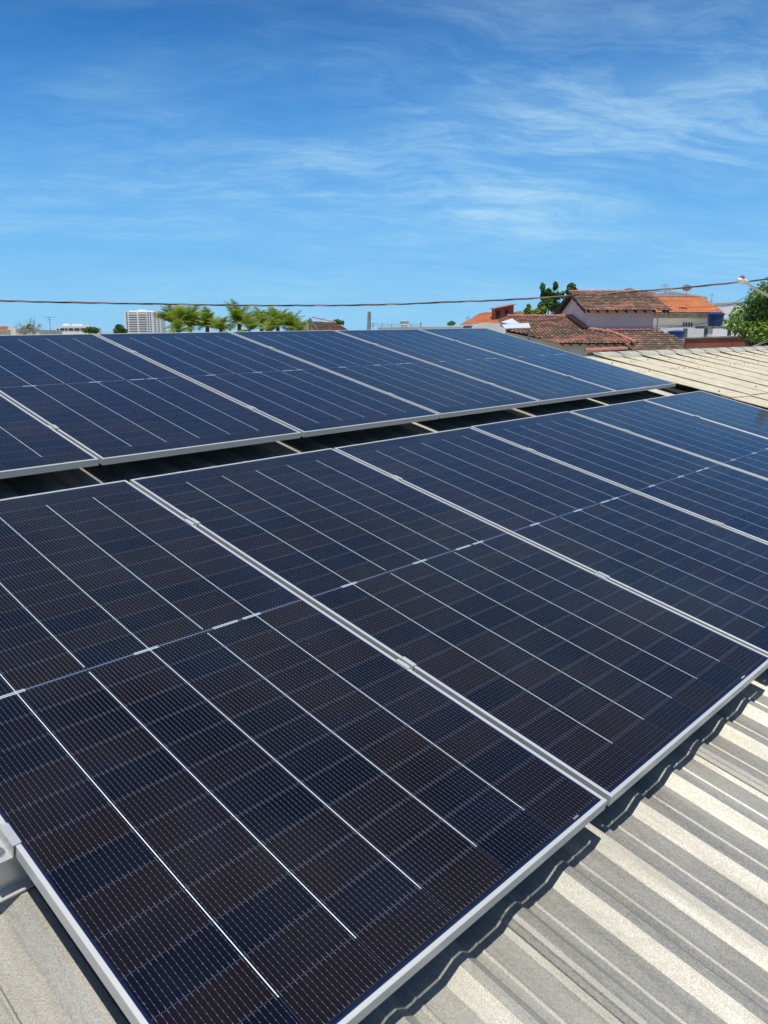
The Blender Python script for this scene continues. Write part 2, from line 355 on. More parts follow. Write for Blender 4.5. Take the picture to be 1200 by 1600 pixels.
M['leaf_d'] = mat_leaf('dark_leaf', (0.05, 0.12, 0.028), (0.13, 0.24, 0.05), 0.3)
M['palm'] = mat_leaf('palm_leaf', (0.08, 0.155, 0.025), (0.33, 0.38, 0.07), 0.38)
M['twig'] = plain('dry_twigs', (0.42, 0.38, 0.33), 0.9)

# ---------------------------------------------------------------- ground
def mat_ground():
    m, t, p = newmat('dusty_town_ground'); g = N(t, 'ShaderNodeTexCoord').outputs['Object']
    n = noise_tex(t, g, 0.02, 8, 0.65); n2 = noise_tex(t, g, 0.6, 6, 0.6)
    c = mixc(t, ramp(t, n, [(0.42, 0.0), (0.58, 1.0)]), (0.36, 0.29, 0.21), (0.10, 0.12, 0.05))
    c = mixc(t, mth(t, 'MULTIPLY', n2, 0.5), c, (0.30, 0.26, 0.21))
    lk(t, c, p.inputs['Base Color']); p.inputs['Roughness'].default_value = 0.95
    return m
gm = MB(); gm.add([(-3500, -3500, 0), (3500, -3500, 0), (3500, 3500, 0), (-3500, 3500, 0)], [(0, 1, 2, 3)])
tag(gm.build('ground', mat_ground()), kind='structure')
st = MB(); st.add([(-60, 19, 0.004), (60, 15, 0.004), (60, 22, 0.004), (-60, 26, 0.004)], [(0, 1, 2, 3)])
tag(st.build('street', plain('asphalt', (0.055, 0.055, 0.055), 0.9, 0, 0.15, 2)), kind='structure')

# ---------------------------------------------------------------- our building with the corrugated metal roof
PAN, TOP = -0.145, -0.120
PITCH_R = 0.1940
X0R, X1R, U0, U1 = -3.12, 7.03, -2.50, 6.4         # along the rows; up-slope edge (u) and eave (u)
bld = empty('metal_roofed_building', mat=ROOF @ Matrix.Translation((0, 0, 0)))
tag(bld, 'low building whose weathered grey corrugated metal roof carries the solar panels', 'building')
def sheet_profile(j, x_end):
    """profile points (x, z) of one sheet that starts halfway up the left side of its lap rib"""
    b0 = 0.7471 + 0.9700 * j; pts = []
    lift = 0.0022
    pts += [(b0 + 0.0125, PAN + 0.0085 - 0.001), (b0 + 0.0140, PAN + 0.0085 + 0.0045)]
    pts += [(b0 + 0.0215, PAN + 0.0185 + lift), (b0 + 0.0235, PAN + 0.0175 + lift), (b0 + 0.0265, PAN + 0.0215 + lift)]
    pts += [(b0 + 0.0385, TOP + lift), (b0 + 0.0640, TOP + lift)]
    pts += [(b0 + 0.0965, PAN + 0.001), (b0 + 0.118, PAN), (b0 + 0.1225, PAN + 0.0034), (b0 + 0.1265, PAN + 0.0034), (b0 + 0.131, PAN)]
    for k in range(1, 6):
        b = b0 + PITCH_R * k
        pts += [(b, PAN), (b + 0.0385, TOP), (b + 0.0640, TOP)]
        if k == 5: pts += [(b + 0.078, PAN + 0.014)]
        else: pts += [(b + 0.0965, PAN), (b + 0.118, PAN), (b + 0.1225, PAN + 0.0034), (b + 0.1265, PAN + 0.0034), (b + 0.131, PAN)]
    out = []
    for i, (x, z) in enumerate(pts):
        if x > x_end:
            if out and out[-1][0] < x_end:
                (xa, za) = out[-1]; out.append((x_end, za + (z - za) * (x_end - xa) / (x - xa)))
            break
        out.append((x, z))
    return out
NL = 26
for j in range(-4, 7):
    pf = sheet_profile(j, X1R)
    if len(pf) < 3: continue
    mb = MB(); vs = []; n = len(pf)
    for i in range(NL + 1):
        y = -U1 + (U1 - U0) * i / NL
        for (x, z) in pf:
            vs.append((x, y, z + 0.0011 * noise.noise((x * 5 + j, y * 2.1, j * 3.3)) + 0.0006 * noise.noise((x * 30, y * 6, 1))))
    fs = [(i*n+k, i*n+k+1, (i+1)*n+k+1, (i+1)*n+k) for i in range(NL) for k in range(n-1)]
    mb.add(vs, fs); mb.build('roof_sheet', M['sheet'], bld)
# walls of our building (down to the ground), built in world axes then brought into the roof frame
RI = ROOF.inverted()
def rp(x, u, z): return ROOF @ Vector((x, -u, z))
wl = MB()
cor = [rp(X0R + .25, U0 + .02, -0.19), rp(X1R - .1, U0 + .02, -0.19), rp(X1R - .1, U1 - .3, -0.19), rp(X0R + .25, U1 - .3, -0.19)]
bot = [Vector((c.x, c.y, 0)) for c in cor]
wl.add([RI @ v for v in cor + bot], [(0, 1, 5, 4), (1, 2, 6, 5), (2, 3, 7, 6), (3, 0, 4, 7)])
wl.build('wall', M['cream'], bld)
pu = MB()
for u in (-2.4, -1.0, 0.9, 2.8, 4.7, 6.0): pu.box(X0R + .26, -u - .03, -0.193, X1R - .11, -u + .03, -0.1475)
pu.build('purlin', M['galv'], bld)
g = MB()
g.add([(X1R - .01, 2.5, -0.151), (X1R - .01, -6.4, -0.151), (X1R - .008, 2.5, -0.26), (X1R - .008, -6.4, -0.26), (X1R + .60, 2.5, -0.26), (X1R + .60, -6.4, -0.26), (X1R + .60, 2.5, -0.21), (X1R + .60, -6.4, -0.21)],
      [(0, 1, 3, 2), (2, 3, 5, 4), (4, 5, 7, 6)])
g.build('gap_shade', M['gap_shade'], bld)  # added dark trough standing in for the shade between the two roofs

# ---------------------------------------------------------------- solar panels
def frame_mesh(W, L):
    prof = [(0.0008, 0.0), (0.0, -0.0008), (0.0, -PTH + 0.001), (0.0008, -PTH), (0.0145, -PTH), (0.0145, -PTH + 0.0016), (0.0016, -PTH + 0.0016),
            (0.0016, -0.0075), (0.0098, -0.0075), (0.0106, -0.0010), (0.0098, 0.0)]
    mb = MB(); n = len(prof); vs = []
    for cx, cy, ax, ay in ((0, 0, 1, -1), (W, 0, -1, -1), (W, -L, -1, 1), (0, -L, 1, 1)):
        for d, z in prof: vs.append((cx + ax * d, cy + ay * d, z))
    fs = []
    for c in range(4):
        for k in range(n):
            a, b = c * n + k, c * n + (k + 1) % n; c2 = ((c + 1) % 4) * n
            fs.append((a, b, c2 + (k + 1) % n, c2 + k))
    mb.add(vs, fs); return mb
panel0 = empty('solar_panel', mat=ROOF)
frame_mesh(PW, PL).build('frame', M['alu'], panel0)
lm = MB(); lm.add([(0.009, -0.009, -0.0022), (PW - 0.009, -0.009, -0.0022), (PW - 0.009, -PL + 0.009, -0.0022), (0.009, -PL + 0.009, -0.0022)], [(3, 2, 1, 0)])
lm.build('glass_laminate', M['glass'], panel0)
SPX = 1.154
front = ['nearest solar panel, filling the lower left of the view, front row',
         'second panel of the front row, its lower corner over the bare metal roof',
         'third panel of the front row, cut off by the right edge of the view',
         'fourth panel of the front row counted from the nearest',
         'fifth panel of the front row, next to last before the cream roof',
         'last panel at the far right end of the front row, beside the cream roof']
back = ['back row panel at the left edge of the view, mostly cut off',
        'second back row panel from the left, long bright white lines, above the dark gap',
        'third back row panel from the left, in front of the palm trees',
        'fourth back row panel from the left, below the brown roof and leaning pole',
        'fifth back row panel from the left, next to last of its row',
        'last blue panel at the right end of the back row, below the weathered tile roof']
first = True
for row, labs in ((0, front), (1, back)):
    for i, lab in enumerate(labs):
        o = panel0 if first else copy_tree(panel0); first = False
        x = 0.005 + i * SPX + (0.014 if row else 0) + random.uniform(-.0012, .0012)
        y = 0.0 if row == 0 else PL + 0.25
        o.matrix_world = ROOF @ Matrix.Translation((x, y + random.uniform(-.003, .003), (0.0 if row == 0 else 0.001) + random.uniform(-.0006, .0006))) @ Matrix.Rotation(random.uniform(-.0012, .0012), 4, 'Y') @ Matrix.Rotation(random.uniform(-.0008, .0008), 4, 'X')
        tag(o, lab, 'solar panel', 'solar panels in the front row' if row == 0 else 'solar panels in the back row')

# ---------------------------------------------------------------- rails and clamps
def rail(u, lab, grp='mounting rails under the panels'):
    r = empty('mounting_rail', mat=ROOF @ Matrix.Translation((-0.062, -u, 0)))
    tag(r, lab, 'rail', grp)
    L = SPX * 6 + 0.12; zt, zb = -PTH - 0.001, TOP + 0.004
    prof = [(-.020, zt), (-.006, zt), (-.006, zt - .014), (.006, zt - .014), (.006, zt), (.020, zt), (.020, zt - .012), (.0175, zt - .014), (.0175, zt - .034), (.020, zt - .037),
            (.020, zb + .006), (.042, zb + .004), (.042, zb), (-.042, zb), (-.042, zb + .004), (-.020, zb + .006)]
    mb = MB(); n = len(prof)
    vs = [(0, y, z) for y, z in prof] + [(L, y, z) for y, z in prof]
    fs = [(k, (k + 1) % n, n + (k + 1) % n, n + k) for k in range(n)] + [tuple(range(n))[::-1], tuple(range(n, 2 * n))]
    mb.add(vs, fs); mb.build('profile', M['rail'], r)
    return r
rail(1.573, 'front row rail nearest the camera, its end showing past the lower left panel')
rail(0.462, 'upper rail under the front row of panels')
rail(-0.715, 'lower rail under the back row of panels')
rail(-1.99, 'upper rail under the back row of panels')

def mid_clamp():
    r = empty('mid_clamp', mat=ROOF); mb = MB()
    # hat section: two wings on the frames, a web down between
    mb.box(-.020, -.025, .0006, -.0075, .025, .0036); mb.box(.0075, -.025, .0006, .020, .025, .0036)
    mb.box(-.0075, -.025, -.016, -.0050, .025, .0033); mb.box(.0050, -.025, -.016, .0075, .025, .0033); mb.box(-.0050, -.025, -.016, .0050, .025, -.0132)
    mb.build('bracket', M['alu'], r)
    b = MB(); hexp = [(0.0, -.0132), (.0046, -.0131), (.0046, -.003), (.0036, -.0022), (.0030, -.0022), (.0028, -.005), (0.0001, -.005)]
    b.lathe(hexp[1:], n=12); b.build('bolt', M['steel'], r)
    return r
def end_clamp():
    r = empty('end_clamp', mat=ROOF); mb = MB()
    mb.box(-.0020, -.031, .0008, .0125, .031, .0038); mb.box(-.0050, -.031, -.034, -.0020, .031, .0035)
    mb.box(-.044, -.031, -PTH - .0, -.0050, .031, -PTH + .004)
    mb.box(-.044, -.031, -PTH + .004, -.041, .031, -.012)
    mb.build('bracket', M['rail'], r)
    b = MB(); b.lathe([(.0115, -PTH + .0042), (.0115, -PTH + .0062), (.0068, -PTH + .0065), (.0068, -PTH + .0135), (.0056, -PTH + .0145), (.0038, -PTH + .0145), (.0036, -PTH + .010), (.0002, -PTH + .010)], c=(-.021, -.006, 0), n=20)
    b.build('bolt', M['steel'], r)
    b = MB(); b.box(-.030, .012, -PTH + .0042, -.014, .026, -PTH + .0046); b.build('slot', M['black'], r)
    return r
mc = mid_clamp(); firstc = True
cl_lab = {(0, 1): ['lower mid clamp between the nearest two front panels', 'clamp low between second and third front panels', 'lower clamp between third and fourth front panels', 'lower clamp between fourth and fifth front panels', 'lower clamp between the last two front panels'],
          (0, 0): ['upper mid clamp between the nearest two front panels', 'clamp high between second and third front panels', 'upper clamp between third and fourth front panels', 'upper clamp between fourth and fifth front panels', 'upper clamp between the last two front panels'],
          (1, 1): ['lower clamp at the first seam from the left of the back row', 'lower clamp at the second seam of the back row', 'lower clamp at the third seam of the back row', 'lower clamp at the fourth seam of the back row', 'lower clamp at the last seam of the back row'],
          (1, 0): ['upper clamp at the first seam from the left of the back row', 'upper clamp at the second seam of the back row', 'upper clamp at the third seam of the back row', 'upper clamp at the fourth seam of the back row', 'upper clamp at the last seam of the back row']}
for (row, lo), u in (((0, 1), 1.598), ((0, 0), .462), ((1, 1), -.715), ((1, 0), -1.99)):
    for i in range(5):
        o = mc if firstc else copy_tree(mc); firstc = False
        x = SPX * (i + 1) - .005 + (0.014 if row else 0)
        o.matrix_world = ROOF @ Matrix.Translation((x, -u + random.uniform(-.012, .012), 0.0015 if row else 0.0006)) @ Matrix.Rotation(random.uniform(-.04, .04), 4, 'Z')
        tag(o, cl_lab[(row, lo)][i], 'clamp', 'mid clamps holding the panels')
ec = end_clamp()
ec.matrix_world = ROOF @ Matrix.Translation((0.0035, -1.573, 0.0)); tag(ec, 'end clamp with round bolt at the left edge of the nearest panel', 'clamp')

# ---------------------------------------------------------------- neighbouring cream fibre-cement roof
A0 = rp(8.25, -1.72, -0.183)
vdir = Vector((vx.x, vx.y, 0)).normalized(); ud = Vector((uy.x, uy.y, 0)).normalized()
TI = R_(11.5)
dn = (ud * math.cos(TI) + Vector((0, 0, -math.sin(TI)))).normalized(); nn = vdir.cross(-dn).normalized()
CR = Matrix(((vdir.x, -dn.x, nn.x, A0.x), (vdir.y, -dn.y, nn.y, A0.y), (vdir.z, -dn.z, nn.z, A0.z), (0, 0, 0, 1)))
crm = empty('cream_roofed_shed', mat=CR); tag(crm, 'neighbouring shed with sun bleached cream fibre cement roof right of the panels', 'building')
TWd = 0.49
def channel_prof(w):
    # raised lip facing the low side of the row, undercut, then a broad channel falling away from it
    return [(0.014, -0.009), (0.012, -0.003), (0.0, -0.003), (0.001, 0.002), (0.03, 0.004), (0.10, 0.002), (0.20, -0.001), (0.32, -0.004), (0.43, -0.006), (0.505, -0.008)]
rows = [(0.0, 1.78), (1.66, 3.46), (3.34, 5.2)]
rnd = random.Random(3)
for r_i, (a, b) in enumerate(rows):
    mb = MB()
    for k in range(0, 23):
        xo = -0.63 + k * TWd; dzr = 0.010 * (len(rows) - r_i) + rnd.uniform(-.003, .004)
        pf = channel_prof(TWd); n = len(pf); vs = []
        ns = 10
        for i in range(ns + 1):
            y = -(a + (b + rnd.uniform(-.02, .02) - a) * i / ns)
            flare = 0.035 * math.exp(-((-y) / 0.13)) if r_i == 0 else 0
            wob = -0.16 * math.exp(-((-y) / 0.20)) if r_i == 0 else 0.0
            for (x, z) in pf: vs.append((xo + x + wob, y, z + dzr + flare * (1 if x < .06 else 0.2) + 0.003 * noise.noise((x * 4 + k * 3, y * 1.5, r_i))))
        fs = [(i*n+q, (i+1)*n+q, (i+1)*n+q+1, i*n+q+1) for i in range(ns) for q in range(n-1)]
        # end edge thickness
        base = ns * n
        vs += [(v[0], v[1] + 0.001, v[2] - 0.009) for v in vs[base:base + n]]
        fs += [(base + q, base + n + q, base + n + q + 1, base + q + 1) for q in range(n - 1)]
        mb.add(vs, fs)
    mb.build('roof_course', M['fibre'], crm, smooth=False)
bk = MB(); bk.box(-0.14, 0.05, -0.05, 22 * TWd, 3.2, -0.04, M=None)
# back slope, falling away from the ridge
bv = [Vector((-.6, 0, 0.005)), Vector((22 * TWd, 0, 0.005))]
bk = MB(); dnb = Vector((0, math.cos(2 * TI), -math.sin(2 * TI)))
bk.add([bv[0], bv[1], bv[1] + dnb * 4, bv[0] + dnb * 4], [(0, 1, 2, 3)])
bk.build('back_slope', M['fibre'], crm)
for k in range(22):
    x0 = -0.22 + k * TWd * 1.0; mb = MB(); vs = []; NS, NA = 6, 10
    for i in range(NS + 1):
        tt = i / NS; rr = 0.100 - 0.014 * tt + (0.010 if i == 0 else 0)
        for a in range(NA + 1):
            an = math.pi * (a / NA) * 1.0
            vs.append((x0 + tt * (TWd + .05), -rr * 1.35 * math.cos(an), rr * 0.62 * math.sin(an) + 0.010 + rnd.uniform(-.002, .002)))
    n = NA + 1
    fs = [(i*n+a, (i+1)*n+a, (i+1)*n+a+1, i*n+a+1) for i in range(NS) for a in range(NA)]
    # thickness at the mouth
    b0 = len(vs); vs += [(v[0] + .002, v[1] * .88, (v[2] - 0.01) * .84 + 0.008) for v in vs[0:n]]
    fs += [(a, a + 1, b0 + a + 1, b0 + a) for a in range(NA)]
    mb.add(vs, fs); mb.build('ridge_cap', M['fibre_cap'], crm, smooth=False)
for k in range(21):
    for yy in (-0.32, -1.60, -2.9):
        if yy < -1 and k % 2: continue
        sc = MB(); cxx = -0.60 + k * TWd + 0.14 + rnd.uniform(-.02, .02); cyy = yy + rnd.uniform(-.05, .05)
        sc.lathe([(.016, 0.0), (.015, .006), (.007, .009), (.007, .020), (.001, .022)], c=(cxx, cyy, 0.020), n=8)
        sc.build('fixing_screw', M['black'], crm)
for k in range(74):
    sc = MB(); cxx = -0.55 + k * .128 + rnd.uniform(-.012, .012); cyy = -0.72 + rnd.uniform(-.012, .012); hh = rnd.uniform(.012, .03)
    sc.add([(cxx - .012, cyy - .02, .0), (cxx + .012, cyy - .02, .0), (cxx + .012, cyy + .02, .0), (cxx - .012, cyy + .02, .0), (cxx + .004, cyy, .022 + hh)], [(0,1,4),(1,2,4),(2,3,4),(3,0,4)])
    sc.build('shadow_tick', M['stainedc_shade'], crm)  # dark pegs added to draw the row of small shadow ticks
w2 = MB(); CRI = CR.inverted()
cor = [CR @ Vector((-.45, 0.0, -.06)), CR @ Vector((22 * TWd - .3, 0.0, -.06)), CR @ Vector((22 * TWd - .3, -5.0, -.06)), CR @ Vector((-.45, -5.0, -.06))]
cb_ = [CR @ (Vector((-.45, 0, 0)) + dnb * 3.8 + Vector((0, 0, -.06))), CR @ (Vector((22 * TWd - .3, 0, 0)) + dnb * 3.8 + Vector((0, 0, -.06)))]
def g0(v): return Vector((v.x, v.y, 0))
allv = cor + [g0(c) for c in cor] + cb_ + [g0(c) for c in cb_]
w2.add([CRI @ v for v in allv], [(1, 2, 6, 5), (2, 3, 7, 6), (3, 0, 4, 7), (0, 8, 10, 4), (8, 9, 11, 10), (9, 1, 5, 11)])
w2.build('wall', M['cream'], crm)

# ---------------------------------------------------------------- tiled roofs
def tile_plane(name, mat, poly, up, parent, c0, pitch=0.21, row=0.36, amp=0.035, step=0.035):
    """poly: world points of one convex roof plane (up = world point direction of the slope's rise). Wavy courses of clay tiles"""
    P = [Vector(p) for p in poly]; nrm = Vector((0, 0, 0))
    for i in range(len(P)): nrm += (P[i] - P[0]).cross(P[(i + 1) % len(P)] - P[0])
    nrm.normalize()
    if nrm.z < 0: nrm = -nrm
    upv = (Vector((0, 0, 1)) - nrm * nrm.z).normalized(); xv = upv.cross(nrm).normalized()
    o = P[0]; Q = [((p - o).dot(xv), (p - o).dot(upv)) for p in P]
    y0, y1 = min(q[1] for q in Q), max(q[1] for q in Q)
    def span(y):
        xs = []
        for i in range(len(Q)):
            (xa, ya), (xb, yb) = Q[i], Q[(i + 1) % len(Q)]
            if (ya - y) * (yb - y) < 0: xs.append(xa + (xb - xa) * (y - ya) / (yb - ya))
        return (min(xs), max(xs)) if len(xs) >= 2 else None
    mb = MB(); uvs = []; n = max(1, round((y1 - y0) / row)); rw = (y1 - y0) / n
    for i in range(n):
        ya = y0 + i * rw; s_ = span(ya + rw * 0.5)
        if not s_: continue
        ka, kb = math.floor(s_[0] / pitch), math.ceil(s_[1] / pitch)
        xs = [k * pitch / 1 + q * pitch / 6 for k in range(ka, kb) for q in range(6)] + [kb * pitch]
        jl = 0
        bot, top_, low = [], [], []
        for x in xs:
            kx = math.floor(x / pitch + 1e-6); jit = 0.010 * noise.noise((kx * 7.7, i * 3.1, 2.0))
            w = amp * abs(math.cos(math.pi * x / pitch)) ** 0.8
            sag = 0.02 * noise.noise((x * .5, ya * .5, 4.4))
            yb_ = ya - 0.02 + 0.02 * noise.noise((kx * 5.1, i * 9.0, 7.0))
            bot.append(o + xv * x + upv * yb_ + nrm * (w + step + jit + sag)); top_.append(o + xv * x + upv * (ya + rw) + nrm * (w + sag))
            low.append(o + xv * x + upv * (yb_ + .004) + nrm * (w - 0.005 + sag))
        m = len(xs); vs = low + bot + top_
        fs = [(k, k + 1, m + k + 1, m + k) for k in range(m - 1)] + [(m + k, m + k + 1, 2 * m + k + 1, 2 * m + k) for k in range(m - 1)]
        for f in fs:
            kk = f[0] % m
            for vi in f: uvs.append((xs[vi % m] if True else 0, (i + (0.5 if vi < 2 * m else 0.9)) * 0.36))
        mb.add(vs, fs)
    localise(mb, c0)
    ob = mb.build(name, mat, parent)
    ul = ob.data.uv_layers.new(name='UVMap')
    # keep tile indices stable over a tile: nudge right-hand verts inside
    li = 0
    for pl in ob.data.polygons:
        us = [uvs[pl.loop_start + q] for q in range(pl.loop_total)]; mu = sum(u[0] for u in us) / len(us)
        for q in range(pl.loop_total):
            ul.data[pl.loop_start + q].uv = (mu + (us[q][0] - mu) * 0.9 + 40.0, us[q][1] + 20.0)
    return ob
def cap_line(name, mat, p0, p1, parent, c0, r=0.10, L=0.40):
    p0, p1 = Vector(p0), Vector(p1); d = p1 - p0; n = max(1, round(d.length / L)); mb = MB(); rr = random.Random(int(p0.x * 91))
    side = d.cross(Vector((0, 0, 1))).normalized(); upv = side.cross(d.normalized())
    for i in range(n):
        a, b = p0 + d * (i / n), p0 + d * ((i + 1.1) / n); vs = []
        for q, (c, r_) in enumerate(((a, r * 1.08), (b, r * .92))):
            for k in range(9):
                an = math.pi * k / 8; vs.append(c + side * math.cos(an) * r_ + upv * (math.sin(an) * r_ * .9 + (0.015 if q == 0 else 0) + rr.uniform(-.004, .004)))
        mb.add(vs, [(k, k + 1, 9 + k + 1, 9 + k) for k in range(8)] + [tuple(range(9))])
    localise(mb, c0); return mb.build(name, mat, parent)
def wall_poly(mb, pts_top, z0=0.0, m=0):
    for a, b in zip(pts_top[:-1], pts_top[1:]):
        mb.add([Vector(a), Vector(b), Vector((b[0], b[1], z0)), Vector((a[0], a[1], z0))], [(0, 1, 2, 3)], m)

H = CAM_H
# --- pink two-storey house
c0 = Vector((13.2, 48.5, 0)); pk = empty('pink_house', c0)
tag(pk, 'two storey pink house with weathered gabled tile roof behind the lower tile roofs', 'house')
zr, ze = H + 2.28, H + 1.13
tile_plane('roof', M['tile_old'], [(11.0, 44.5, ze), (15.68, 44.5, ze), (15.68, 48.5, zr), (11.0, 48.5, zr)], None, pk, c0)
rf2 = tile_plane('back_roof', M['tile_old'], [(11.0, 48.5, zr), (15.68, 48.5, zr), (15.68, 53.0, zr - 1.29), (11.0, 53.0, zr - 1.29)], None, pk, c0)
cap_line('ridge_cap', M['cap_red'], (11.0, 48.5, zr + .03), (15.68, 48.5, zr + .03), pk, c0)
mb = MB()
def slopez(y): return zr - .10 - abs(y - 48.5) * 0.2875
for xw in (11.4, 15.0):
    mb.add([(xw, 45, slopez(45)), (xw, 48.5, slopez(48.5)), (xw, 52.4, slopez(52.4)), (xw, 52.4, 0), (xw, 45, 0)], [(0, 1, 2, 3, 4)])
mb.add([(11.4, 45, slopez(45)), (15.0, 45, slopez(45)), (15.0, 45, 0), (11.4, 45, 0)], [(0, 1, 2, 3)])
mb.add([(11.4, 52.4, slopez(52.4)), (15.0, 52.4, slopez(52.4)), (15.0, 52.4, 0), (11.4, 52.4, 0)], [(0, 1, 2, 3)])
localise(mb, c0).build('wall', M['pink'], pk)
for xx in (11.03, 15.62):
    mb = MB(); ys = (44.45, 48.5, 53.0); vs = []
    for q in (xx, xx + .05):
        for y in ys: vs += [(q, y, slopez(y) + .08), (q, y, slopez(y) - .06)]
    mb.add(vs, [(0, 2, 3, 1), (2, 4, 5, 3), (6, 7, 9, 8), (8, 9, 11, 10), (0, 6, 8, 2), (2, 8, 10, 4), (1, 3, 9, 7), (3, 5, 11, 9), (0, 1, 7, 6), (4, 10, 11, 5)])
    localise(mb, c0).build('verge_board', M['wood'], pk)
for k in range(9):
    x = 11.25 + k * .52; mb = MB()
    mb.add([(x, 44.55, slopez(44.55) + .05), (x + .07, 44.55, slopez(44.55) + .05), (x + .07, 45.0, slopez(45) + .05), (x, 45.0, slopez(45) + .05),
            (x, 44.55, slopez(44.55) - .05), (x + .07, 44.55, slopez(44.55) - .05), (x + .07, 45.0, slopez(45) - .06), (x, 45.0, slopez(45) - .06)],
           [(0, 1, 2, 3), (7, 6, 5, 4), (0, 4, 5, 1), (0, 3, 7, 4), (1, 5, 6, 2)])
    localise(mb, c0).build('rafter', M['wood'], pk)
for k in range(8):
    y = 45.2 + k * .95; z = slopez(y); mb = MB()
    mb.box(10.98, y, z - .05, 11.4, y + .09, z + .03)
    localise(mb, c0).build('rafter', M['wood'], pk)
mb = MB(); mb.tube([(15.2, 44.9, H + 1.0), (15.2, 44.9, 0)], .04); localise(mb, c0).build('drain_pipe', M['pink'], pk); mb = MB(); mb.tube([(11.33, 44.93, H + .6), (11.33, 44.93, 0)], .03)
localise(mb, c0).build('drain_pipe', M['pink'], pk)

KY = 1.0247
pk.location.y *= KY; pk.scale.y = KY
# --- lower tiled house in front (planes A and B)
c0 = Vector((11.0, 43.0, 0)); lo = empty('tile_roofed_house', c0)
tag(lo, 'low house under broad weathered tile roofs in front of the pink walls', 'house')
def zA(Y): return H - 0.60 + 0.18 * (Y - 41)
def zB(Y): return H + 0.02 + 0.30 * (Y - 44.85)
tile_plane('left_roof', M['tile_mid'], [(7.55, 49.2, zA(49.2)), (11.36, 49.2, zA(49.2)), (11.36, 45.0, zA(45)), (12.4, 43.7, zA(43.7)), (12.85, 41.0, zA(41)), (8.9, 41.0, zA(41)), (6.6, 45.0, zA(45)), (6.9, 48.0, zA(48))], None, lo, c0)
tile_plane('right_roof', M['tile_old'], [(12.1, 44.85, zB(44.85)), (15.35, 44.85, zB(44.85)), (17.4, 39.6, zB(39.6)), (10.9, 39.6, zB(39.6))], None, lo, c0)
cap_line('ridge_cap', M['cap_red'], (7.5, 49.2, zA(49.2) + .04), (11.3, 49.2, zA(49.2) + .04), lo, c0)
cap_line('wall_cap', M['cap_red'], (11.28, 49.0, zA(49.0) + .06), (11.28, 44.9, zA(44.9) + .06), lo, c0, 0.13)
cap_line('rake_cap', M['cap_red'], (11.3, 44.9, zA(44.9) + .05), (12.45, 43.7, zA(43.7) + .05), lo, c0, 0.12)
cap_line('rake_cap', M['cap_red'], (12.45, 43.7, zA(43.7) + .05), (12.85, 41.0, zA(41) + .05), lo, c0, 0.10)
cap_line('ridge_cap', M['cap_red'], (12.3, 44.8, zB(44.85) + .05), (15.3, 44.8, zB(44.85) + .05), lo, c0, 0.12)
cap_line('wall_cap', M['cap_red'], at(922, 550, 38.5), at(988, 547, 38.5), lo, c0, 0.16)
mb = MB(); wall_poly(mb, [(6.9, 45.2, zA(45) - .15), (9.2, 41.5, zA(41.5) - .12), (12.5, 41.5, zA(41.5) - .12), (12.5, 44.9, zA(44.9) - .15)])
wall_poly(mb, [(11.2, 40.1, zB(40.1) - .12), (17.0, 40.1, zB(40.1) - .12), (15.4, 44.6, zB(44.6) - .12)])
wall_poly(mb, [(6.9, 45.2, zA(45) - .15), (7.3, 49.1, zA(49.1) - .15), (11.3, 49.1, zA(49.1) - .15)])
localise(mb, c0).build('wall', M['cream'], lo)
mb = MB()
for k in range(9): x = 9.1 + k * .45; mb = MB(); mb.add([Vector(p) for p in ((x, 40.98, zA(41) - .02), (x + .08, 40.98, zA(41) - .02), (x + .08, 41.5, zA(41.5) - .02), (x, 41.5, zA(41.5) - .02), (x, 40.98, zA(41) - .12), (x + .08, 40.98, zA(41) - .12), (x + .08, 41.5, zA(41.5) - .12), (x, 41.5, zA(41.5) - .12))], [(0,1,2,3),(7,6,5,4),(0,4,5,1),(1,5,6,2),(3,0,4,7)]); localise(mb, c0).build('rafter', M['wood'], lo)

lo.location.y *= KY; lo.scale.y = KY
# --- white corrugated sheets and arched wall left of it
c = at(812, 509, 43.0); mb = MB()
p = [at(784, 507, 44.5), at(826, 504.5, 44.5), at(829, 511.5, 42.0), at(789, 513.0, 42.0)]
def slab(mb, p, th=.03, m=0):
    q = [Vector(v) for v in p]; mb.add(q + [v - Vector((0, 0, th)) for v in q], [(0,1,2,3),(7,6,5,4),(0,4,5,1),(1,5,6,2),(2,6,7,3),(3,7,4,0)], m)
slab(mb, p)
sh = empty('porch_roof', c); tag(sh, 'white sheet metal porch roof beside the weathered tiles', 'roof')
localise(mb, c).build('panel', M['metalw'], sh)
mb = MB(); slab(mb, [at(783, 503, 47), at(800, 497.5, 48), at(812, 505, 46), at(795, 506, 45.5)])
mb2 = MB(); mb2.box(*(at(785, 514, 43.5) - Vector((0, 0, 6)))[:3], *(at(786, 511, 43.5) + Vector((0.1, .1, 0)))[:3])
localise(mb, c).build('panel', M['metalw'], sh)
mb2 = MB()
for a, b in ((790, 42.2), (827, 42.2), (786, 44.2)):
    q = at(a, 513, b); mb2.tube([(q.x, q.y, q.z - .05), (q.x, q.y, 0)], .05)
localise(mb2, c).build('post', M['grey'], sh)
c = at(762, 512, 36); mb = MB(); prof = []
for k in range(17):
    tt = k / 16; px = 738 + 52 * tt; py = 511.5 - 9.0 * math.sin(math.pi * min(1, tt * 1.0)) ** 0.8 + 3.0 * tt
    prof.append(at(px, py, 36))
n = len(prof); vs = [Vector(q) for q in prof] + [Vector((q.x, q.y + .35, q.z)) for q in prof] + [Vector((q.x, q.y, 0)) for q in prof] + [Vector((q.x, q.y + .35, 0)) for q in prof]
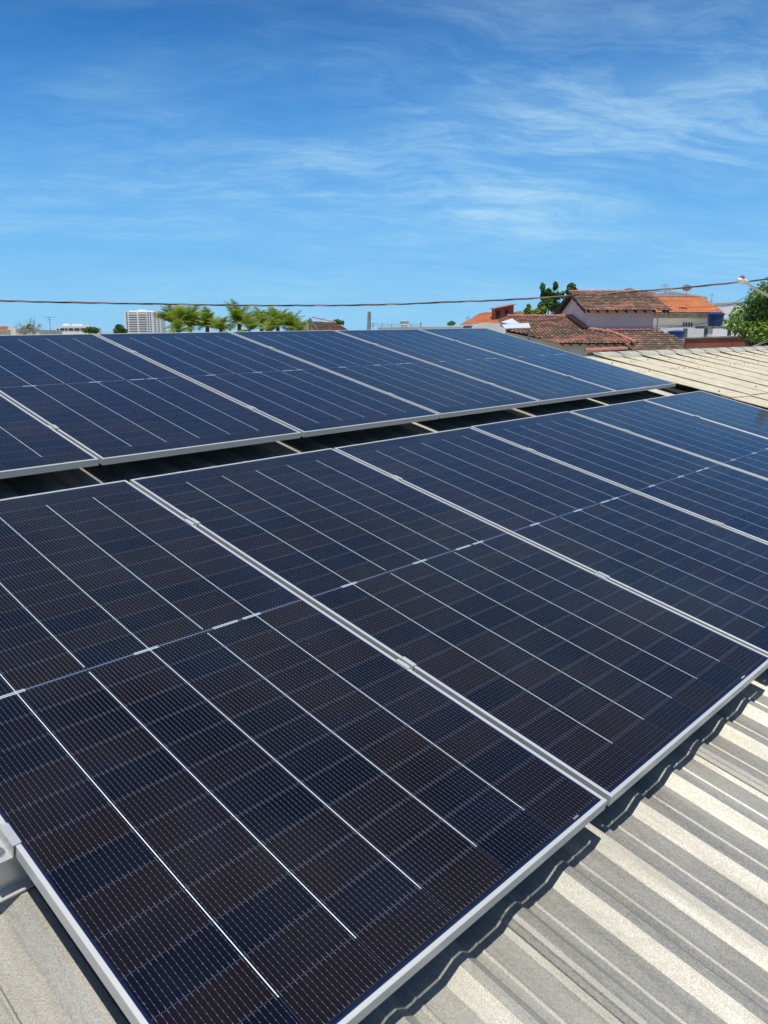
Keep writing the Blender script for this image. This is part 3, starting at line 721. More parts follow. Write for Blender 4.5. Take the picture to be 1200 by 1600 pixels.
mb.add(vs, [(k, k+1, n+k+1, n+k) for k in range(n-1)] + [(k, 2*n+k, 2*n+k+1, k+1) for k in range(n-1)] + [(n+k, n+k+1, 3*n+k+1, 3*n+k) for k in range(n-1)] + [(0, n, 3*n, 2*n), (n-1, 3*n-1, 4*n-1, 2*n-1)])
o = localise(mb, Vector((c.x, c.y, 0))).build('arched_wall', M['cream']); o.location = (c.x, c.y, 0)
tag(o, 'low cream wall with an arched top at the end of the back panels', 'wall')

# --- orange tiled house far left of the tile roof, with a brick box on its roof
def gable_house(name, lab, cat, xL, xR, yF, yR_, yB, zE, zR, mroof, mwall, over=.4, parent_extra=None):
    c0 = Vector(((xL + xR) / 2, yR_, 0)); r = empty(name, c0); tag(r, lab, cat)
    sl = (zR - zE) / (yR_ - yF)
    tile_plane('roof', mroof, [(xL, yF, zE), (xR, yF, zE), (xR, yR_, zR), (xL, yR_, zR)], None, r, c0)
    tile_plane('back_roof', mroof, [(xL, yR_, zR), (xR, yR_, zR), (xR, yB, zR - sl * (yB - yR_)), (xL, yB, zR - sl * (yB - yR_))], None, r, c0)
    cap_line('ridge_cap', M['cap_red'], (xL, yR_, zR + .03), (xR, yR_, zR + .03), r, c0)
    mb = MB(); a, b, f, bk = xL + over, xR - over, yF + over, yB - over
    zf = lambda y: zR - .1 - abs(y - yR_) * sl
    for xw in (a, b): mb.add([(xw, f, zf(f)), (xw, yR_, zf(yR_)), (xw, bk, zf(bk)), (xw, bk, 0), (xw, f, 0)], [(0, 1, 2, 3, 4)])
    for yw in (f, bk): mb.add([(a, yw, zf(yw)), (b, yw, zf(yw)), (b, yw, 0), (a, yw, 0)], [(0, 1, 2, 3)])
    localise(mb, c0).build('wall', mwall, r)
    return r, c0
# roof planes as seen: built directly for the brick-box house
c0 = Vector((at(770, 500, 72).x, 72, 0)); oh = empty('orange_roofed_house', c0); tag(oh, 'distant orange tiled house with a small brick box on its roof', 'house')
q = [at(722, 508, 68), at(782, 506, 66), at(812, 487, 73), at(757, 489, 76)]
tile_plane('roof', M['tile_new'], q, None, oh, c0)
mb = MB(); wall_poly(mb, [at(724, 509, 68.2), at(783, 507.5, 66.2), at(816, 497, 72), at(812, 489, 73.2)]); localise(mb, c0).build('wall', M['grey'], oh)
tile_plane('side_roof', M['tile_mid'], [at(812, 487, 73), at(783, 506, 66), at(803, 505, 66), at(822, 496, 72)], None, oh, c0)
a = at(773, 496, 68.5); bq = at(797, 492, 70.5)
mb = MB(); e0, e1, e2, e3 = at(772.5, 505, 68.5).x, at(797.5, 505, 70).x, at(772.5, 483.5, 68.5).z, at(797.5, 477, 70).z
e4 = at(772, 500, 68.5).z
mb.add([(e0, 68.5, e4), (e1, 68.5, e4), (e1, 68.5, e3), (e0, 68.5, e2), (e0, 70.4, e4), (e1, 70.4, e4), (e1, 70.4, e3 + .1), (e0, 70.4, e2 + .1)], [(0,1,2,3),(5,4,7,6),(1,5,6,2),(4,0,3,7),(3,2,6,7)])
bx = localise(mb, c0).build('brick_box', M['brick'], oh)
mb = MB(); mb.box(e0 + .12, 68.46, e4 + .1, e0 + .42, 68.495, e2 - .1); localise(mb, c0).build('opening', M['window'], bx); mb = MB(); mb.box(e0 + .85, 68.46, e2 - .35, e0 + 1.1, 68.495, e2 - .05)
localise(mb, c0).build('opening', M['window'], bx)
mb = MB(); slab(mb, [(e0 - .15, 68.3, e2 + .06), (e1 + .15, 68.3, e3 + .06), (e1 + .15, 70.6, e3 + .16), (e0 - .15, 70.6, e2 + .16)], .05)
localise(mb, c0).build('lid', M['tile_new'] if False else M['cap_red'], bx)

# --- orange roofed house right of the pink one
orr, c0 = gable_house('orange_roofed_house', 'cream walled house with bright orange tile roof beside the blue water tank', 'house',
    18.0, 24.15, 58, 62.2, 66.4, H + 1.33, H + 2.56, M['tile_new'], M['cream'], .35)
mb = MB(); mb.box(19.2, 57.75, H + .94, 23.3, 57.95, H + 1.27)
localise(mb, c0).build('eave_shade_band', M['stainedc_shade'], orr)  # dark box painting the band of shade under the eave, behind the lattice
mb = MB()
for k in range(34): mb.box(19.25 + k * .12, 57.72, H + .94, 19.29 + k * .12, 57.749, H + 1.27)
localise(mb, c0).build('slats', M['wood'], orr)
mb = MB()
for k in range(4):
    x = at(1080 + k * 4.2, 505, 58.2).x; mb.box(x, 58.30, at(0, 510, 58.2).z, x + .10, 58.345, at(0, 503.5, 58.2).z)
localise(mb, c0).build('vent', M['window'], orr)
mb = MB(); x = at(1080, 505, 56).x; mb.box(x, 55.96, at(0, 527, 56).z, x + .30, 55.995, at(0, 513, 56).z)
localise(mb, c0).build('window', M['stainedc_shade'], orr)
mb = MB(); xa, xb = at(1018, 505, 56).x, at(1118, 505, 56).x; zt = at(0, 511.5, 56).z
mb.box(xa, 56, 0, xb, 58.3, zt); localise(mb, c0).build('annex', M['white'], orr)
orr.location.y *= KY; orr.scale.y = KY
def tank(name, px, py_top, py_bot, Y, halfpx, lab):
    b = at(px, py_bot, Y); t = at(px, py_top, Y); r = halfpx / FPX * Y; h = t.z - b.z
    e = empty(name, b); tag(e, lab, 'water tank', None)
    mb = MB(); mb.lathe([(r * .82, 0), (r * .97, h * .78), (r * 1.0, h * .80)], n=28); mb.build('body', M['tank'], e, smooth=False)
    mb = MB(); mb.lathe([(r * 1.06, h * .80), (r * 1.06, h * .86), (r * .95, h * .90), (r * .5, h * .98), (r * .15, h * 1.0)], n=28)
    mb.build('lid', M['tank'], e); return e, b, r
te, tb, tr_ = tank('water_tank', 1117, 487, 509.5, 55, 12.5, 'large blue water tank on a concrete stand left of the leafy tree')
mb = MB(); mb.box(-1.0, -.7, -.16, .9, .8, -.004); o = mb.build('slab', M['stainedc_shade'])
stn = empty('tank_stand', tb); tag(stn, 'stained concrete stand under the large blue water tank', 'stand'); o.parent = stn
for dx_ in (-.85, .7):
    mb = MB(); mb.box(dx_, -.6, -tb.z, dx_ + .18, -.4, -.16); mb.build('post', M['stainedc_shade'], stn)
te2, tb2, _ = tank('water_tank', 1056.5, 516, 530, 50, 13.0, 'small blue water tank half hidden behind the lower tile roof')
mb = MB(); mb.box(-.7, -.7, -tb2.z, .7, .7, -.004); o = mb.build('tank_stand', M['white']); o.location = tb2; tag(o, 'pale block carrying the half hidden small blue tank', 'stand')

# --- white buildings behind
def white_block(lab, px0, px1, py0, Y, dep=8, tilt=0.0, mat='white', name='white_building', wins=()):
    x0, x1 = at(px0, 505, Y).x, at(px1, 505, Y).x; z0 = at(0, py0, Y).z
    c = Vector(((x0 + x1) / 2, Y, 0)); e = empty(name, c); tag(e, lab, 'building')
    mb = MB(); z1 = z0 + tilt
    mb.add([(x0, Y, 0), (x1, Y, 0), (x1, Y + dep, 0), (x0, Y + dep, 0), (x0, Y, z0), (x1, Y, z1), (x1, Y + dep, z1), (x0, Y + dep, z0)],
           [(0,1,5,4),(1,2,6,5),(2,3,7,6),(3,0,4,7),(4,5,6,7)])
    localise(mb, c).build('wall', M[mat], e)
    mb = MB(); s = (z1 - z0) / (x1 - x0)
    mb.add([(x0 - .1, Y - .1, z0 + .003), (x1 + .1, Y - .1, z1 + .003), (x1 + .1, Y + .15, z1 + .003), (x0 - .1, Y + .15, z0 + .003),
            (x0 - .1, Y - .1, z0 + .12), (x1 + .1, Y - .1, z1 + .12), (x1 + .1, Y + .15, z1 + .12), (x0 - .1, Y + .15, z0 + .12)],
           [(0,1,5,4),(1,2,6,5),(2,3,7,6),(3,0,4,7),(4,5,6,7),(0,3,2,1)])
    localise(mb, c).build('parapet', M['grey'] if mat != 'white' else M['metalw'], e)
    for (a, b, t_, bt) in wins:
        mb = MB(); xa, xb = at(a, 505, Y).x, at(b, 505, Y).x; mb.box(xa, Y - .03, at(0, bt, Y).z, xb, Y - .003, at(0, t_, Y).z)
        localise(mb, c).build('window', M['window'], e)
    return e
white_block('plain white gabled building rising behind the orange tile roof', 1044, 1102, 455.5, 85, 10, -0.62, name='white_building')
white_block('pale grey roof block seen between pink and orange roofs', 1008, 1043, 458.5, 90, 8, 0.25, 'metalw', name='warehouse')
white_block('low white building behind the blue tank and leafy tree', 1108, 1178, 474.5, 95, 10, 0.25, name='white_building', wins=((1112, 1117, 478, 483),))
white_block('long flat white roofed building low behind the middle of the back row', 590, 725, 512.0, 120, 10, .1, name='white_building')
white_block('wide low pale shed at the far left behind the low trees', 20, 60, 516.5, 140, 10, .1, 'cream', name='shed')

# small roof-top water box on the flat roof, rails
b = at(632, 512, 120); mb = MB(); wbx = 6.6 / FPX * 120; mb.box(-wbx, 0, 0, wbx, 1.3, .75)
e = empty('roof_tank', b); tag(e, 'small white rooftop tank box above the flat roof line', 'tank'); mb.build('body', M['white'], e)
mb = MB(); mb.box(-wbx - .05, -.05, .753, wbx + .05, 1.35, .88); mb.build('lid', M['grey'], e)
mb = MB(); mb.box(-.5, -.02, .2, .5, -.003, .33); mb.build('stripe', M['stainedc_shade'], e)

# --- brown roofed house in the middle left
c0 = Vector((at(505, 505, 62).x, 62, 0)); br = empty('brown_roofed_house', c0); tag(br, 'distant house with brown tile roof just right of the palms', 'house')
tile_plane('roof', M['tile_old'], [at(497, 518, 60), at(560, 519, 58), at(520, 504, 66), at(487, 497.5, 66)], None, br, c0)
cap_line('ridge_cap', M['cap_red'], at(487, 496.5, 66), at(524, 504, 66), br, c0)
mb = MB(); wall_poly(mb, [at(470, 508, 62), at(484.5, 499, 63), at(496, 512, 60.5), at(498, 519, 60.2)]); localise(mb, c0).build('wall', M['cream'], br)
mb = MB(); slab(mb, [at(481, 500, 62), at(485, 496, 66), at(498, 517, 60), at(495, 518, 59)], .12); localise(mb, c0).build('verge_board', M['wood'], br)

# --- far left: orange roof and cream wall piece
c0 = Vector((at(8, 505, 80).x, 80, 0)); fl = empty('orange_roofed_house', c0); tag(fl, 'tiny orange roofed house at the extreme left of the skyline', 'house')
tile_plane('roof', M['tile_new'], [at(-40, 516, 80), at(13, 516, 80), at(11, 510.5, 84), at(-40, 509.5, 84)], None, fl, c0)
mb = MB(); wall_poly(mb, [at(-38, 516.5, 80.3), at(12, 516.5, 80.3)]); wall_poly(mb, [at(12, 512, 80.3), at(24, 512.5, 80.3), at(24, 512.5, 84)]); localise(mb, c0).build('wall', M['cream'], fl)

# --- white low-rise with balconies (left)
Y = 260
x0, x1 = at(85, 505, Y).x, at(137, 505, Y).x; c = Vector(((x0 + x1) / 2, Y, 0)); lr = empty('low_rise_building', c); tag(lr, 'low white flat roofed apartment building left of the tower', 'building')
mb = MB(); mb.box(x0, Y, 0, x1, Y + 12, at(0, 512, Y).z)
localise(mb, c).build('wall', M['white'], lr)
mb = MB(); mb.box(at(94, 505, Y).x, Y - .3, at(0, 512, Y).z + .02, at(130, 505, Y).x, Y + 8, at(0, 508.5, Y).z); mb.box(at(96, 505, Y).x, Y + 1, at(0, 508.5, Y).z + .01, at(106, 505, Y).x, Y + 6, at(0, 505.8, Y).z); mb.box(at(110, 505, Y).x, Y + 1, at(0, 508.5, Y).z + .01, at(127, 505, Y).x, Y + 6, at(0, 506.5, Y).z)
localise(mb, c).build('roof_storey', M['white'], lr)
for a, b_ in ((88, 91), (93, 99), (101, 104), (107, 113), (116, 123), (126, 133)):
    mb = MB(); mb.box(at(a, 505, Y).x, Y - .1, at(0, 516.5, Y).z, at(b_, 505, Y).x, Y - .01, at(0, 513.4, Y).z); localise(mb, c).build('window', M['window'], lr)

# --- residential tower
Y = 800
xl, xm, xr = at(195, 505, Y).x, at(238, 505, Y).x, at(249, 505, Y).x; zt = at(0, 487.0, Y).z; c = Vector((xm, Y, 0))
tw = empty('residential_tower', c); tag(tw, 'tall white residential tower with rows of balconies, left of the palms', 'building')
mb = MB(); mb.box(xl, Y, 0, xm, Y + 22, zt); mb.add([(xm, Y, 0), (xr, Y + 7, 0), (xr, Y + 22, 0), (xm, Y + 22, 0), (xm, Y, zt), (xr, Y + 7, zt), (xr, Y + 22, zt), (xm, Y + 22, zt)], [(0,1,5,4),(1,2,6,5),(2,3,7,6),(4,5,6,7)])
localise(mb, c).build('wall', M['white'], tw)
mb = MB(); mb.box(at(202, 505, Y).x, Y + 2, zt + .02, at(243, 505, Y).x, Y + 14, at(0, 485.2, Y).z); mb.box(at(215, 505, Y).x, Y + 3, at(0, 485.2, Y).z + .02, at(226, 505, Y).x, Y + 10, at(0, 483.2, Y).z)
localise(mb, c).build('roof_storey', M['white'], tw)
fh = (zt - H) / 8.6; nfl = int(zt / fh)
for f in range(nfl):
    z = zt - (f + 1) * fh + .5
    if z < 1: break
    for a, b_ in ((202, 214), (217, 229)):
        mb = MB(); mb.box(at(a, 505, Y).x, Y - .2, z, at(b_, 505, Y).x, Y - .02, z + fh * .52)
        w = localise(mb, c).build('balcony', M['grey'], tw)
        mb = MB(); mb.box(at(a, 505, Y).x - .3, Y - 1.4, z - .9, at(b_, 505, Y).x + .3, Y - .25, z - .05); localise(mb, c).build('railing', M['white'], w)
    for a, b_ in ((197.5, 200), (231, 233.2), (234.8, 236.8)):
        mb = MB(); mb.box(at(a, 505, Y).x, Y - .2, z, at(b_, 505, Y).x, Y - .02, z + fh * .45); localise(mb, c).build('window', M['window'], tw)
    mb = MB()
    for t0, t1 in ((.2, .42), (.6, .82)):
        pa = Vector((xm + (xr - xm) * t0, Y + 7 * t0 - .15, z)); pb = Vector((xm + (xr - xm) * t1, Y + 7 * t1 - .15, z)); uu = Vector((0, 0, fh * .45))
        mb.add([pa, pb, pb + uu, pa + uu], [(0, 1, 2, 3)])
    localise(mb, c).build('window', M['grey'], tw)

# --- red wall behind the cream ridge
P0, P1 = at(1072, 529.5, 41.5), at(1300, 522.5, 38.5); c = Vector((P0.x, P0.y, 0))
rw = empty('red_wall', c); tag(rw, 'long dark red boundary wall with pale coping below the leafy tree', 'wall')
mb = MB(); wall_poly(mb, [P0, P1]); wall_poly(mb, [P1, P1 + Vector((0, .2, 0)), P0 + Vector((0, .2, 0)), P0]); localise(mb, c).build('wall', M['brick'], rw)
mb = MB(); slab(mb, [P0 + Vector((0, -.06, .07)), P1 + Vector((0, -.06, .07)), P1 + Vector((0, .26, .07)), P0 + Vector((0, .26, .07))], .067); localise(mb, c).build('coping', M['grey'], rw)

# ---------------------------------------------------------------- poles, cable, lamp, dishes, antennas
PP = Vector((at(1285, 505, 19).x, 19.0, 0))
up = empty('utility_pole', PP); tag(up, 'concrete utility pole just outside the right edge carrying cable and street lamp', 'pole')
mb = MB(); mb.tube([(0, 0, 0), (0, 0, 8.2)], [.16, .11], 14); mb.build('shaft', M['grey'], up)
mb = MB(); mb.box(-.55, -.06, 6.5, .55, .05, 6.6); mb.build('crossarm', M['grey'], up)
# street lamp: arm and head
hA = at(1157, 438.0, 18.2); tA = at(1200, 462.5, 18.6); kk = PP + Vector((-.14, 0, at(1282, 509, 19).z))
sl = empty('street_lamp', kk); tag(sl, 'street lamp head on a slanting galvanised arm, upper right', 'street lamp')
mb = MB(); mb.tube([kk, tA, at(1172, 446.5, 18.3), at(1166, 441, 18.25)], .030, 10); localise(mb, kk).build('arm', M['galv'], sl, smooth=True)
hd = MB(); d0, d1 = at(1169, 442, 18.25), at(1152, 436.5, 18.1)
hd.tube([d0, d0.lerp(d1, .25), d0.lerp(d1, .6), d1], [.035, .060, .065, .02], 12); localise(hd, kk).build('lamp_head', M['metalw'], sl, smooth=True)
hd = MB(); q = at(1160, 434.5, 18.15); hd.lathe([(.045, -.03), (.045, .04), (.03, .06), (.005, .065)], c=q, n=12); localise(hd, kk).build('photocell', M['cap_red'], sl)
# twisted service cable: three insulated strands round a bare messenger
pts_px = [(-120, 466.5), (0, 470), (120, 472.8), (250, 475), (380, 477), (500, 477.2), (600, 475.8), (700, 472), (800, 468), (900, 462), (1000, 455), (1100, 446.5), (1200, 436), (1282, 426.5)]
def cabY(px): return 17.2 + 1.8 * (px + 120) / 1402
import bisect
def cabpt(s):
    # Catmull-Rom through the pixels at their depths
    i = min(len(pts_px) - 2, int(s)); f = s - i
    P = [at(*pts_px[max(0, min(len(pts_px) - 1, i + k))], cabY(pts_px[max(0, min(len(pts_px) - 1, i + k))][0])) for k in (-1, 0, 1, 2)]
    return 0.5 * ((2 * P[1]) + (-P[0] + P[2]) * f + (2 * P[0] - 5 * P[1] + 4 * P[2] - P[3]) * f * f + (-P[0] + 3 * P[1] - 3 * P[2] + P[3]) * f ** 3)
base = [cabpt(k / 24) for k in range(24 * (len(pts_px) - 1) + 1)]
cc = base[len(base) // 2].copy(); cab = empty('twisted_cable', cc); tag(cab, 'twisted overhead service cable crossing the whole sky', 'cable')
acc = 0; strands = [[], [], []]
for i, p_ in enumerate(base):
    if i: acc += (p_ - base[i - 1]).length
    ph = acc * 2 * math.pi / 1.55 + 0.5 * math.sin(acc * .9)
    for k in range(3):
        a = ph + k * 2.094; strands[k].append(p_ + Vector((0, math.sin(a), math.cos(a))) * 0.0115)
for k, mn in enumerate(('cable_k', 'cable_g', 'cable_r')):
    mb = MB(); mb.tube(strands[k], .0105, 6); localise(mb, cc).build('strand', M[mn], cab, smooth=True)
lp = Vector((base[0].x - .1, base[0].y, 0)); o = MB(); o.tube([(0, 0, 0), (0, 0, base[0].z + .8)], [.16, .11], 12)
o = o.build('utility_pole', M['grey']); o.location = lp; tag(o, 'concrete utility pole just outside the left edge holding the twisted cable', 'pole')
# thin wires from the pole
def wire(p0, p1, sag, r, lab, mat='cable_k', grp='thin service wires on the right'):
    p0, p1 = Vector(p0), Vector(p1); c = p0.lerp(p1, .5); pts = []
    for i in range(25):
        t_ = i / 24; pts.append(p0.lerp(p1, t_) - Vector((0, 0, sag * 4 * t_ * (1 - t_))))
    mb = MB(); mb.tube(pts, r, 5); o = localise(mb, c).build('service_wire', M[mat]); o.location = c; tag(o, lab, 'wire', grp)
pt = PP + Vector((0, 0, 6.3)); pl = PP + Vector((0, 0, 5.9))
wire(pt, (15.66, 45.9, H + .35), .35, .007, 'thin dark wire running down to the right corner of the pink wall')
wire(pl, (11.45, 46.0, H + .1), .30, .006, 'thin dark wire crossing low over the pink front wall')
wire(pt + Vector((.2, 0, 0)), (19.0, 59.3, H + 2.1), .5, .008, 'thin wire reaching the ridge end of the orange tile roof')
wire(at(1290, 490, 19), at(1118, 556, 15.5), .12, .006, 'pale wire slanting across the tree and red wall behind the cream ridge', 'cable_g')
wire(at(1295, 470, 19), at(1142, 554, 15.5), .12, .006, 'second pale wire slanting behind the cream ridge, further right', 'cable_g')
wire(at(1230, 420, 24), at(1105, 480, 80), .5, .012, 'thin wire between the street lamp and the white buildings')
wire(at(1300, 478, 24), at(1095, 486, 70), .3, .009, 'thin wire across the leafy tree towards the blue tank')

def dish(px, py, Y, r, mat, lab, faceup=False):
    b = at(px, py, Y); e = empty('satellite_dish', b); tag(e, lab, 'satellite dish')
    mb = MB(); n = 18; vs = []; 
    Mx = Matrix.Rotation(R_(-38 if not faceup else -25), 4, 'X') @ Matrix.Rotation(R_(12), 4, 'Y')
    prof = [(0.001, 0), (r * .5, r * .06), (r * .8, r * .16), (r, r * .27)]
    for rr, z in prof: vs += [Mx @ Vector((rr * math.cos(2*math.pi*k/n), rr * math.sin(2*math.pi*k/n), z)) for k in range(n)]
    mb.add(vs, [(i*n+k, i*n+(k+1)%n, (i+1)*n+(k+1)%n, (i+1)*n+k) for i in range(3) for k in range(n)]); mb.build('reflector', M[mat], e, smooth=True)
    mb = MB(); mb.tube([(0, 0, 0), (0, 0, -r * 1.6)], r * .05, 6); mb.build('mast', M['grey'], e)
    mb = MB(); mb.tube([Mx @ Vector((r * .9, 0, r * .25)), Mx @ Vector((0, 0, r * .95))], r * .03, 5); mb.tube([Mx @ Vector((0, 0, r * .9)), Mx @ Vector((0, 0, r * 1.05))], r * .08, 6); mb.build('feed_arm', M['grey'], e)
dish(1073, 451.5, 60, .33, 'dish', 'brownish satellite dish above the orange tile roof')
dish(983, 457, 50.5, .34, 'white', 'white satellite dish peeking over the ridge of the pink house', True)
def antenna(px, pyt, pyb, Y, lab, arms):
    b = at(px, pyb, Y); h = at(px, pyt, Y).z - b.z; e = empty('tv_antenna', b); tag(e, lab, 'antenna')
    mb = MB(); mb.tube([(0, 0, 0), (0, 0, h)], .022 * Y / 60, 6); mb.build('mast', M['grey'], e)
    mb = MB()
    for f, w in arms: mb.tube([(-w, 0, h * f), (w, 0.2, h * f)], .016 * Y / 60, 5)
    mb.build('elements', M['grey'], e)
antenna(79, 495, 518, 90, 'thin television antenna with one crossbar at the left skyline', [(.97, .65), (.80, .25)])
antenna(1039, 444, 461, 70, 'small television antenna left of the brownish satellite dish', [(.95, .3), (.8, .4), (.6, .3)])
antenna(1110.5, 458, 486, 80, 'short white mast antenna right of the orange roof', [(.9, .25), (.55, .35)])
antenna(583, 504, 517, 110, 'small antenna right of the leaning pole', [(.9, .3)])
antenna(658, 503, 512, 110, 'short thin mast on the flat roof middle distance', [(.9, .15)])
antenna(731, 494, 508, 72, 'small antenna at the left end of the orange roof with the brick box', [(.9, .2), (.7, .25)])
b = at(573.5, 519, 70); t_ = at(577, 487, 70); mb = MB(); mb.tube([(0, 0, -b.z), tuple(t_ - b)], [.26, .14], 8); o = mb.build('leaning_pole', M['grey']); o.location = b
tag(o, 'plain grey pole leaning slightly, right of the brown tile roof', 'pole')
mb = MB()
for i in range(6):
    p_ = at(582 + i * 15, 504.5 if i % 2 else 506, 119); mb.tube([p_, Vector((p_.x, p_.y, at(0, 511, 119).z))], .05, 5)
for z in (506.0, 508.5): mb.tube([at(582, z, 119), at(657, z, 119)], .03, 5)
c = at(620, 511, 119); o = localise(mb, c).build('roof_railing', M['grey']); o.location = c; tag(o, 'thin metal railing along the distant flat roof', 'railing')

# ---------------------------------------------------------------- vegetation
def leaf_cloud(blobs, n, size, seed, long=1.8):
    rr = random.Random(seed); mb = MB(); tot = sum(b[1][0] * b[1][1] * b[1][2] for b in blobs)
    for c, rad in blobs:
        c = Vector(c); k = int(n * rad[0] * rad[1] * rad[2] / tot) + 10
        for _ in range(k):
            d = Vector((rr.gauss(0, 1), rr.gauss(0, 1), rr.gauss(0, 1))).normalized() * rr.uniform(.35, 1.0) ** .55
            if noise.noise(d * 2.3 + c * 3) < -.18: continue
            p = c + Vector((d.x * rad[0], d.y * rad[1], d.z * rad[2]))
            nn_ = (d + Vector((rr.gauss(0, .6), rr.gauss(0, .6), rr.gauss(0, .6) + .4))).normalized()
            a = nn_.cross(Vector((rr.gauss(0, 1), rr.gauss(0, 1), rr.gauss(0, 1)))).normalized(); b = nn_.cross(a)
            s = size * rr.uniform(.6, 1.3)
            mb.add([p - a * s * long * .5, p + b * s * .5, p + a * s * long * .5 - nn_ * s * .2, p - b * s * .5], [(0, 1, 2, 3)])
    return mb
def tree(name, lab, base, blobs, n, size, mat, seed, trunk_r=.18, grp=None):
    base = Vector(base); e = empty(name, base); tag(e, lab, 'tree', grp)
    mb = leaf_cloud(blobs, n, size, seed); localise(mb, base).build('crown', M[mat], e)
    mb = MB(); rr = random.Random(seed); top = sum((Vector(b[0]) for b in blobs), Vector()) / len(blobs) - base
    mid = Vector((top.x * .6, top.y * .6, top.z * .6)); mb.tube([(0, 0, 0), mid * .5 + Vector((.05, 0, 0)), mid], [trunk_r, trunk_r * .8, trunk_r * .6], 8)
    for c, rad in blobs[:14]:
        q = Vector(c) - base; mb.tube([mid * .9, mid.lerp(q, .5) + Vector((0, 0, -.1)), q], [trunk_r * .5, trunk_r * .3, trunk_r * .1], 5)
    mb.build('trunk', M['bark'], e)
    return e
rr = random.Random(21)
# big leafy tree at the right
ctr = at(1225, 492, 34); bl = []
for px, py, r in ((1150, 505, .45), (1160, 490, .5), (1172, 478, .5), (1185, 466, .5), (1196, 455, .5), (1160, 515, .5), (1180, 500, .6), (1195, 485, .7), (1205, 465, .6), (1220, 450, .8), (1185, 518, .6), (1210, 510, .9), (1230, 490, 1.2), (1260, 470, 1.3), (1245, 520, 1.2), (1290, 500, 1.2), (1148, 494, .28), (1180, 456, .3), (1138, 507, .3)):
    c = at(px, py, 34 + rr.uniform(-.6, 1.2)); bl.append((c, (r, r * 1.1, r * .8)))
tree('leafy_tree', 'large dense green tree at the right edge above the red wall', (ctr.x, 34.5, 0), bl, 15000, .105, 'leaf', 5, .28)
# slim tree behind the pink house
def blobs_px(lst, Y, seed):
    r2 = random.Random(seed); out = []
    for px, py, rx, rz in lst: out.append((at(px, py, Y + r2.uniform(-.5, .5)), (rx / FPX * Y, rx / FPX * Y, rz / FPX * Y)))
    return out
b1 = blobs_px([(848, 450, 3.2, 7), (850, 462, 5, 8), (857, 458, 5, 7), (868, 447, 3.5, 7), (863, 464, 6, 8), (872, 462, 4, 6), (856, 474, 9, 8), (866, 478, 8, 8), (878, 460, 3.5, 5), (846, 478, 5, 6)], 57, 3)
tree('slim_tree', 'upright leafy tree with narrow plumes left of the pink gable', (at(858, 505, 57).x, 57, 0), b1, 3600, .17, 'leaf_d', 8, .12)
b1 = blobs_px([(893, 448, 6, 5), (890, 455, 6, 6), (898, 455, 5, 5)], 58, 4)
tree('slim_tree', 'small tuft of treetop right behind the pink house gable peak', (at(893, 505, 58).x, 58, 0), b1, 700, .15, 'leaf_d', 9, .1)
b1 = blobs_px([(824, 488, 5, 7), (832, 490, 7, 5), (840, 488, 6, 5), (826, 480, 2.5, 5), (848, 485, 6, 6)], 54, 5)
tree('garden_shrub', 'yellow green bush standing against the tile roof left of the slim tree', (at(832, 505, 54).x, 54, 0), b1, 1500, .16, 'palm', 10, .1)
b1 = blobs_px([(706, 505, 5, 3.5), (702, 506, 3, 2.5)], 130, 6)
tree('far_tree', 'tiny far tree left of the orange roof with the brick box', (at(706, 505, 130).x, 130, 0), b1, 300, .25, 'leaf_d', 11, .15)
b1 = blobs_px([(187, 513, 6, 6), (182, 517, 5, 4), (193, 517, 5, 4)], 110, 7)
tree('far_tree', 'small round tree standing just left of the tower base', (at(187, 505, 110).x, 110, 0), b1, 700, .3, 'leaf_d', 12, .15)
b1 = blobs_px([(138, 516, 8, 4), (148, 516, 6, 4), (143, 514, 7, 3)], 180, 8)
tree('far_tree', 'small green tree right of the low white building', (at(142, 505, 180).x, 180, 0), b1, 500, .45, 'leaf_d', 13, .2)
b1 = blobs_px([(40, 515, 7, 5), (47, 512, 6, 6), (35, 517, 8, 4)], 120, 9)
tree('far_tree', 'green tree half behind the bare twiggy tree at left', (at(43, 505, 120).x, 120, 0), b1, 420, .3, 'leaf_d', 14, .2)
b1 = blobs_px([(448 + 2, 503, 8, 4), (530, 502, 5, 4)], 72, 9)
tree('far_tree', 'bit of green treetop above the brown tile roof', (at(530, 505, 72).x, 72, 0), blobs_px([(527, 503, 6, 3), (533, 504, 4, 2.5)], 72, 9), 260, .2, 'leaf_d', 15, .12)
# bare twiggy tree
bt = Vector((at(50, 505, 100).x, 100, 0)); e = empty('bare_tree', bt); tag(e, 'bare grey twiggy tree near the left edge of the skyline', 'tree')
mb = MB(); r3 = random.Random(4)
def branch(p, d, L, r, dep):
    q = p + d * L; mb.tube([p, q], [r, r * .65], 4, cap=False)
    if dep == 0: return
    for _ in range(3 if dep > 2 else 4):
        nd = (d + Vector((r3.gauss(0, .55), r3.gauss(0, .55), r3.gauss(0, .4) + .08))).normalized(); branch(q, nd, L * r3.uniform(.6, .85), r * .6, dep - 1)
branch(Vector((0, 0, 0)), Vector((0, 0, 1)), 2.15, .15, 5)
mb.build('branches', M['twig'], e)

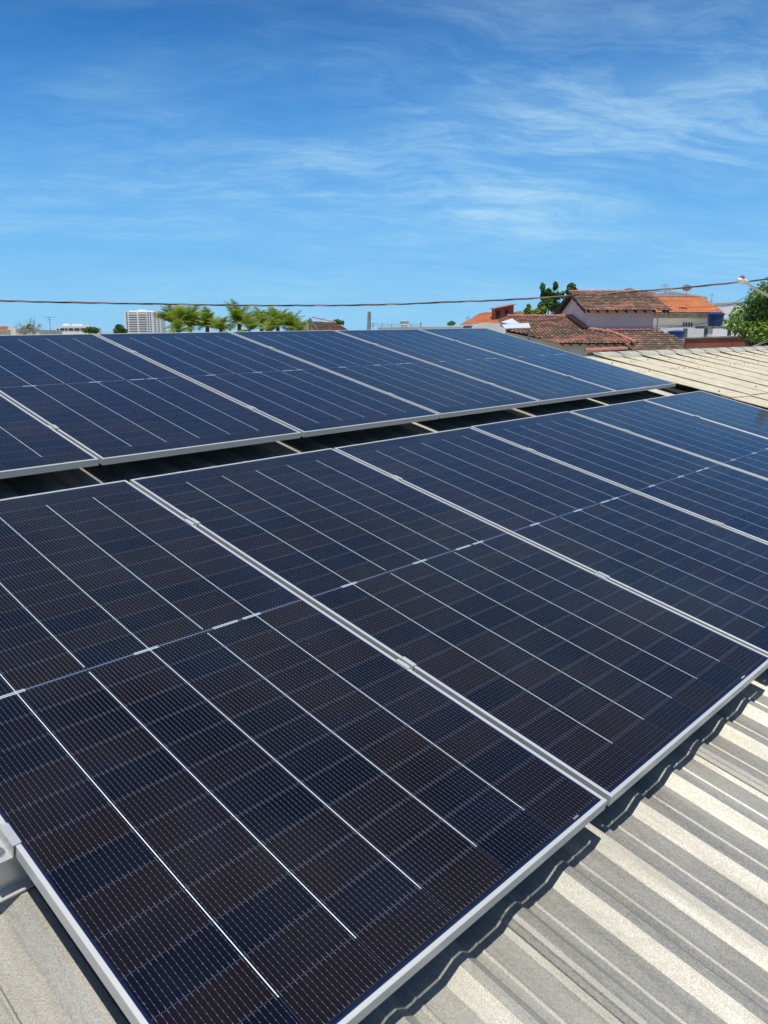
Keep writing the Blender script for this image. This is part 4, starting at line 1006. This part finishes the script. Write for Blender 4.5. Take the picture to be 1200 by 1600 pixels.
# coconut palms
def palm(px, py, Y, size, seed, lab, nf=25):
    rr = random.Random(seed); size *= 1.12; c = at(px, py + 9, Y); base = Vector((c.x + rr.uniform(-.4, .4), c.y, 0))
    e = empty('palm_tree', base); tag(e, lab, 'palm tree', 'palm trees behind the back row')
    ht = c - base; mb = MB(); mb.tube([(0, 0, 0), (ht.x * .3, 0, ht.z * .5), tuple(ht)], [.20, .15, .12], 9); mb.build('trunk', M['bark'], e)
    mb = MB()
    for k in range(nf):
        az = k * 2.399 + rr.uniform(-.3, .3); el = rr.uniform(.15, 1.0) if rr.random() < .5 else rr.uniform(.8, 1.5) if k > 3 else rr.uniform(1.25, 1.54)
        L = size * rr.uniform(.8, 1.1); n = 12; p = Vector(ht); pts = []; e_ = el
        for i in range(n + 1):
            pts.append(p.copy()); p = p + Vector((math.cos(az) * math.cos(e_), math.sin(az) * math.cos(e_), math.sin(e_))) * L / n; e_ -= (0.025 + 0.05 * rr.random()) * (1 + i * .14)
        mb.tube(pts, [.035 * (1 - i / (n + 2)) for i in range(n + 1)], 4, cap=False)
        for i in range(1, n):
            d = (pts[i + 1] - pts[i]).normalized(); side = d.cross(Vector((0, 0, 1))).normalized(); upv = side.cross(d)
            w = size * .29 * math.sin(math.pi * (i / n) ** .75) + .08
            for sgn in (-1, 1):
                for h_ in (0, .25, .5, .75):
                    q = pts[i].lerp(pts[i + 1], h_); tip = q + (side * sgn * .8 + d * .55 + upv * rr.uniform(-.1, .3) - Vector((0, 0, rr.uniform(.05, .4)))).normalized() * w * rr.uniform(.8, 1.15)
                    wd = d * .030 * size / 2
                    mb.add([q - wd * .5, q + wd, tip, q.lerp(tip, .5) - wd], [(0, 1, 2, 3)])
    mb.build('fronds', M['palm'], e)
palm(270, 496, 52, 1.35, 1, 'leftmost palm, dark fronds, just right of the white tower')
palm(296, 499, 50, 1.45, 2, 'second palm from the left, one frond pointing straight up')
palm(279, 509, 47, 1.0, 5, 'low yellowish palm in front of the two leftmost palms', 11)
palm(324, 502, 51, 1.15, 3, 'third palm from the left, spiky pale green top')
palm(374, 497, 52, 1.45, 4, 'palm in the middle of the group with wide drooping fronds')
palm(408, 499, 54, 1.25, 6, 'palm between the middle palm and the rightmost pair')
palm(434, 500, 52, 1.25, 7, 'palm second from the right in the palm group')
palm(456, 504, 51, 1.1, 8, 'rightmost palm beside the brown tile roof')
palm(390, 508, 50, 1.0, 9, 'low palm filling the foot of the middle palm', 11)
palm(345, 507, 49, .95, 11, 'low palm bridging the two clusters of palms', 14)
palm(468, 509, 50, .85, 12, 'lowest palm tuft touching the gable of the brown roofed house', 12)
palm(422, 510, 49, .95, 10, 'low palm under the right hand palms', 11)
bpy.context.view_layer.update()
